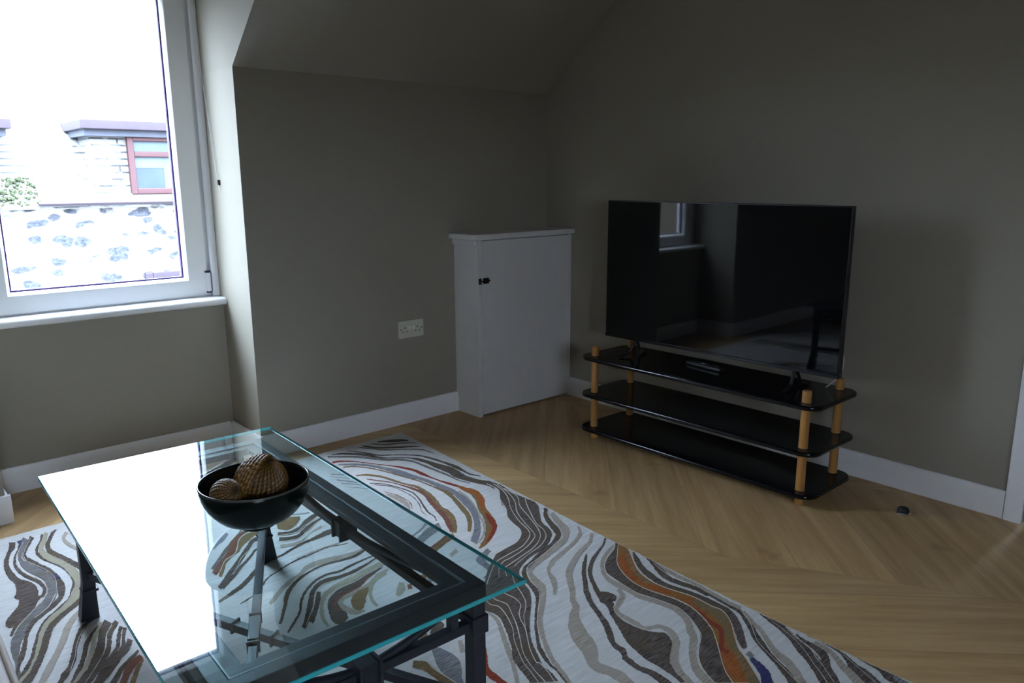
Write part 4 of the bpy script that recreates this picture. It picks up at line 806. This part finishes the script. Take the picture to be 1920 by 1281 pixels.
('ln',[1804,2209,1798,2132,1745,2060,1708,1984,1666,1927,1646,1872,1633,1823,1607,1790,1566,1764,1514,1755,1464,1747],[1809,2213,1803,2134,1749,2060,1712,1984,1670,1927,1650,1874,1637,1824,1608,1787,1564,1760,1512,1751,1462,1743]),
('ln',[1824,2192,1805,2110,1773,2045,1722,1971,1677,1880,1650,1799,1620,1762,1560,1729,1504,1719,1451,1711,1417,1700,1371,1665,1317,1620],[1829,2195,1810,2112,1777,2045,1725,1972,1681,1881,1654,1800,1621,1759,1559,1725,1502,1715,1449,1707,1417,1697,1371,1662,1318,1617]),
('ln',[1831,2180,1809,2085,1772,2005,1723,1941,1685,1863,1648,1767,1618,1740,1555,1711,1480,1695,1450,1693,1410,1671,1370,1624],[1836,2183,1813,2087,1776,2006,1727,1941,1689,1865,1651,1768,1618,1736,1553,1707,1478,1691,1448,1689,1410,1668,1371,1623]),
('ln',[1823,2131,1812,2040,1761,1965,1726,1881,1680,1781,1643,1733,1585,1699,1526,1683,1455,1667,1420,1655,1393,1616],[1828,2134,1816,2042,1765,1966,1730,1883,1684,1781,1644,1731,1584,1695,1525,1679,1453,1663,1420,1652,1395,1615]),
('ln',[1823,2006,1781,1947,1709,1824,1693,1769,1661,1724,1603,1691,1536,1674,1452,1648],[1826,2006,1785,1947,1713,1825,1696,1770,1663,1722,1602,1687,1535,1671,1451,1645]),
('ln',[1263,1561,1254,1527,1264,1500,1250,1452,1223,1396,1193,1356,1171,1318,1145,1267,1135,1231,1123,1195,1087,1084],[1265,1562,1256,1529,1267,1502,1253,1452,1225,1396,1195,1356,1173,1318,1147,1267,1137,1232,1125,1195,1089,1084]),
('ln',[1295,1563,1281,1538,1289,1496,1269,1452,1241,1401,1207,1349,1176,1304,1160,1271,1144,1223,1133,1177,1109,1068],[1298,1562,1284,1540,1292,1497,1271,1452,1244,1400,1209,1348,1178,1304,1162,1271,1146,1224,1136,1177,1111,1069]),
('ln',[1331,1561,1323,1542,1327,1503,1316,1467,1287,1442,1266,1411,1250,1377,1222,1336,1195,1297,1170,1248,1173,1236,1164,1197,1152,1165,1113,1055],[1334,1561,1326,1544,1330,1505,1318,1466,1289,1440,1268,1410,1253,1376,1224,1335,1197,1296,1173,1249,1176,1237,1166,1197,1154,1165,1115,1055]),
('ln',[1414,1617,1382,1566,1365,1524,1340,1474,1312,1443,1286,1421,1257,1382],[1416,1617,1385,1566,1368,1525,1343,1474,1313,1441,1287,1420,1258,1381]),
('ln',[1805,1542,1769,1515,1701,1487,1663,1462,1632,1426,1623,1387,1616,1341,1611,1289,1620,1251,1629,1213,1636,1160,1622,1117,1602,1081,1589,1061,1569,1038,1528,1016,1497,996,1467,967,1448,939,1434,905,1393,811],[1805,1540,1769,1513,1701,1484,1665,1460,1635,1426,1626,1388,1619,1343,1614,1291,1623,1253,1632,1215,1639,1162,1625,1117,1605,1081,1591,1060,1571,1037,1529,1014,1499,995,1469,967,1451,939,1436,905,1395,811]),
('ln',[1805,1529,1764,1496,1708,1450,1674,1402,1651,1342,1647,1288,1657,1235,1668,1190,1665,1140,1646,1085,1619,1040,1609,1027,1569,988,1520,942,1488,909,1466,876,1406,784],[1804,1527,1765,1494,1710,1449,1677,1402,1654,1343,1650,1290,1661,1237,1671,1191,1669,1141,1649,1085,1622,1040,1611,1027,1572,987,1522,942,1490,908,1469,876,1408,784]),
('ln',[1803,1482,1763,1435,1716,1371,1695,1308,1696,1250,1711,1187,1715,1147,1712,1103,1715,1072,1697,1039,1672,1012,1637,982,1594,941,1575,911,1549,875,1516,832,1446,743],[1803,1481,1766,1435,1720,1371,1699,1310,1700,1252,1715,1189,1719,1149,1716,1104,1719,1073,1700,1039,1675,1012,1639,981,1596,941,1578,910,1552,875,1518,832,1449,743]),
('ln',[1507,1289,1482,1254,1477,1214,1478,1174,1492,1134,1517,1107],[1509,1288,1484,1255,1480,1215,1480,1175,1495,1136,1520,1109]),
]

OUT = [(1.906, 2.973), (1.812, 1.609), (1.784, .953), (1.790, .5), (1.79, -.9), (-.5, -.9), (-.5, 2.93), (.314, 2.945), (.412, 2.950)]
def rug():
    me_mats = list(Y.keys()); bm = bmesh.new(); rnd = random.Random(3)
    pts = []
    for (ax, ay), (bx2, by2) in zip(OUT, OUT[1:]+OUT[:1]):
        L_ = math.hypot(bx2-ax, by2-ay); n = max(2, int(L_/.012))
        for i in range(n):
            t = i/n; nx, ny = (by2-ay)/L_, -(bx2-ax)/L_; e = rnd.uniform(-.002, .0015)
            pts.append((ax+(bx2-ax)*t+nx*e, ay+(by2-ay)*t+ny*e))
    top = [bm.verts.new((x, y, .0117)) for x, y in pts]; bot = [bm.verts.new((x, y, .0004)) for x, y in pts]
    n = len(pts)
    for i in range(n): bm.faces.new((top[i], bot[i], bot[(i+1) % n], top[(i+1) % n])).material_index = 0
    bm.faces.new(top[::-1]).material_index = 0; bm.faces.new(bot).material_index = 0
    bmesh.ops.recalc_face_normals(bm, faces=bm.faces)
    for k, (c, L, R) in enumerate(RUG):
        z = .01180+k*.000012+(.0006 if c == 'ln' else 0)
        Lp = catmull([(L[i]/1000, L[i+1]/1000, 0) for i in range(0, len(L), 2)], 7)
        Rp = catmull([(R[i]/1000, R[i+1]/1000, 0) for i in range(0, len(R), 2)], 7)
        jt = .0 if c == 'ln' else .0012
        prev = None
        for a, b2 in zip(Lp, Rp):
            if (a-b2).length < .0016 and c != 'ln':
                m_ = (a+b2)/2; d = Vector((.0008, .0004, 0)); a = m_-d; b2 = m_+d
            va = bm.verts.new((a.x+rnd.uniform(-jt, jt), a.y+rnd.uniform(-jt, jt), z)); vb = bm.verts.new((b2.x+rnd.uniform(-jt, jt), b2.y+rnd.uniform(-jt, jt), z))
            if prev:
                fa = bm.faces.new((prev[0], va, vb, prev[1])); fa.material_index = me_mats.index(c)
                fa.normal_update()
                if fa.normal.z < 0: fa.normal_flip()
            prev = (va, vb)
    me = bpy.data.meshes.new('rug'); bm.to_mesh(me); bm.free()
    for k in me_mats: me.materials.append(Y[k])
    o = bpy.data.objects.new('rug', me); COL.objects.link(o)
    tag(o, 'pale rug with wavy agate stripes in brown, grey, beige and rust under the glass table', 'rug')
rug()

# ================================================================ HOUSE ACROSS THE STREET
HYF = 11.0
hs = thing('stone_house', 'rubble stone house with slate roof and dormers across the street, seen through the window', 'house', (2.5, HYF, -4.5))
ox, oy, oz = 2.5, HYF, -4.5
def HB_(x0, x1, y0, y1, z0, z1): return B(x0-ox, x1-ox, y0-oy, y1-oy, z0-oz, z1-oz)
obj('wall', HB_(-5, 9, HYF, HYF+.5, -4.5, .86), M['stone'], hs)
bm = bmesh.new(); slope = 1.05; yr = HYF+3.0; zr_ = .93+slope*3.0
extrude_poly(bm, [(HYF-.08-oy, .90-oz), (yr-oy, zr_-oz), (yr-oy, zr_-.15-oz), (HYF-.08-oy, .84-oz)], 'x', -5-ox, 9-ox); obj('roof', bm, M['slate'], hs)
bm = bmesh.new(); bar(bm, [(1.95-ox, -.10, .905-oz), (9-ox, -.10, .885-oz)], .055, n=10); obj('gutter', bm, M['fascia'], hs)
bm = bmesh.new()
for i in range(150):
    mx_, mz_ = random.uniform(1.55, 1.98), random.uniform(.88, 1.22); bmesh.ops.create_icosphere(bm, subdivisions=1, radius=random.uniform(.008, .028), matrix=Matrix.Translation((mx_-ox, -.06+random.uniform(-.03, .03)+max(0, mz_-.95)*.9, mz_-oz)))
mo = obj('moss_clump', bm, M['moss'], hs); mo['kind'] = 'stuff'
def dormer(x0, x1, z0, z1, wx0, wx1, wz0, wz1, panel, fas_l):
    yb = HYF+(z1-.9)/slope+.2
    d = obj('dormer', HB_(x0, x1, HYF+.06, yb, z0, z1), panel, hs)
    bm = bmesh.new(); a0, a1 = x0-fas_l-ox, x1+.15-ox
    box(bm, a0, a1, HYF-.14-oy, yb+.3-oy, z1+.01-oz, z1+.125-oz); obj('fascia', bm, M['fascia'], d, bevel=.01)
    bm = bmesh.new(); box(bm, a0+.05, a1-.05, HYF-.06-oy, yb-oy, z1-.07-oz, z1+.009-oz); obj('soffit', bm, M['soffit'], d)
    if wx0 is not None:
        bm = bmesh.new(); t = .075
        for (a, b2, c_, e_) in ((wx0, wx0+t, wz0, wz1), (wx1-t, wx1, wz0, wz1), (wx0+t, wx1-t, wz0, wz0+t), (wx0+t, wx1-t, wz1-t*1.6, wz1), (wx0+t, wx1-t, wz0+(wz1-wz0)*.60, wz0+(wz1-wz0)*.60+t*.9)):
            box(bm, a-ox, b2-ox, HYF-.01-oy, HYF+.06-oy, c_-oz, e_-oz)
        obj('window_frame', bm, M['redframe'], d, bevel=.008)
        zt_ = wz0+(wz1-wz0)*.60
        bm = bmesh.new(); box(bm, wx0+t-ox, wx1-t-ox, HYF+.03-oy, HYF+.055-oy, wz0+t-oz, zt_-oz); obj('window_pane', bm, M['farglass'], d)
        bm = bmesh.new(); box(bm, wx0+t-ox, wx1-t-ox, HYF+.03-oy, HYF+.055-oy, zt_+t*.9-oz, wz1-t*1.6-oz); obj('window_pane', bm, M['curtain'], d)
        bm = bmesh.new(); box(bm, wx0+t+.36-ox, wx1-t-ox, HYF+.025-oy, HYF+.0295-oy, wz0+t-oz, zt_-oz); box(bm, wx0+t-ox, wx0+t+.359-ox, HYF+.025-oy, HYF+.0295-oy, zt_-.14-oz, zt_-oz); obj('net_curtain', bm, M['curtain'], d)
    return d
dormer(2.64, 5.2, .92, 1.80, 3.05, 4.35, 1.0, 1.80, M['slate'], .14)
dormer(-.6, 1.62, .92, 1.77, None, None, 0, 0, M['render'], .12)
obj('cheek_panel', HB_(1.621, 1.66, HYF+.25, HYF+1.0, 1.0, 1.74), M['paleglass'], hs)
bm = bmesh.new()
for (a, b2, c_, e_) in ((3.10, 3.20, -1.6, -.04), (4.3, 4.4, -1.6, -.04), (3.20, 4.3, -.14, -.04), (3.2, 4.3, -1.6, -1.5)): box(bm, a-ox, b2-ox, -.03, .04, c_-oz, e_-oz)
w2 = obj('lower_window_frame', bm, M['fascia'], hs, bevel=.01)
bm = bmesh.new(); box(bm, 3.2-ox, 4.3-ox, -.012, -.002, -1.5-oz, -.14-oz); obj('window_pane', bm, M['farglass'], w2)
struct(obj('floor_street', B(-8, 14, 4.2, HYF, -4.7, -4.5), M['ground']))
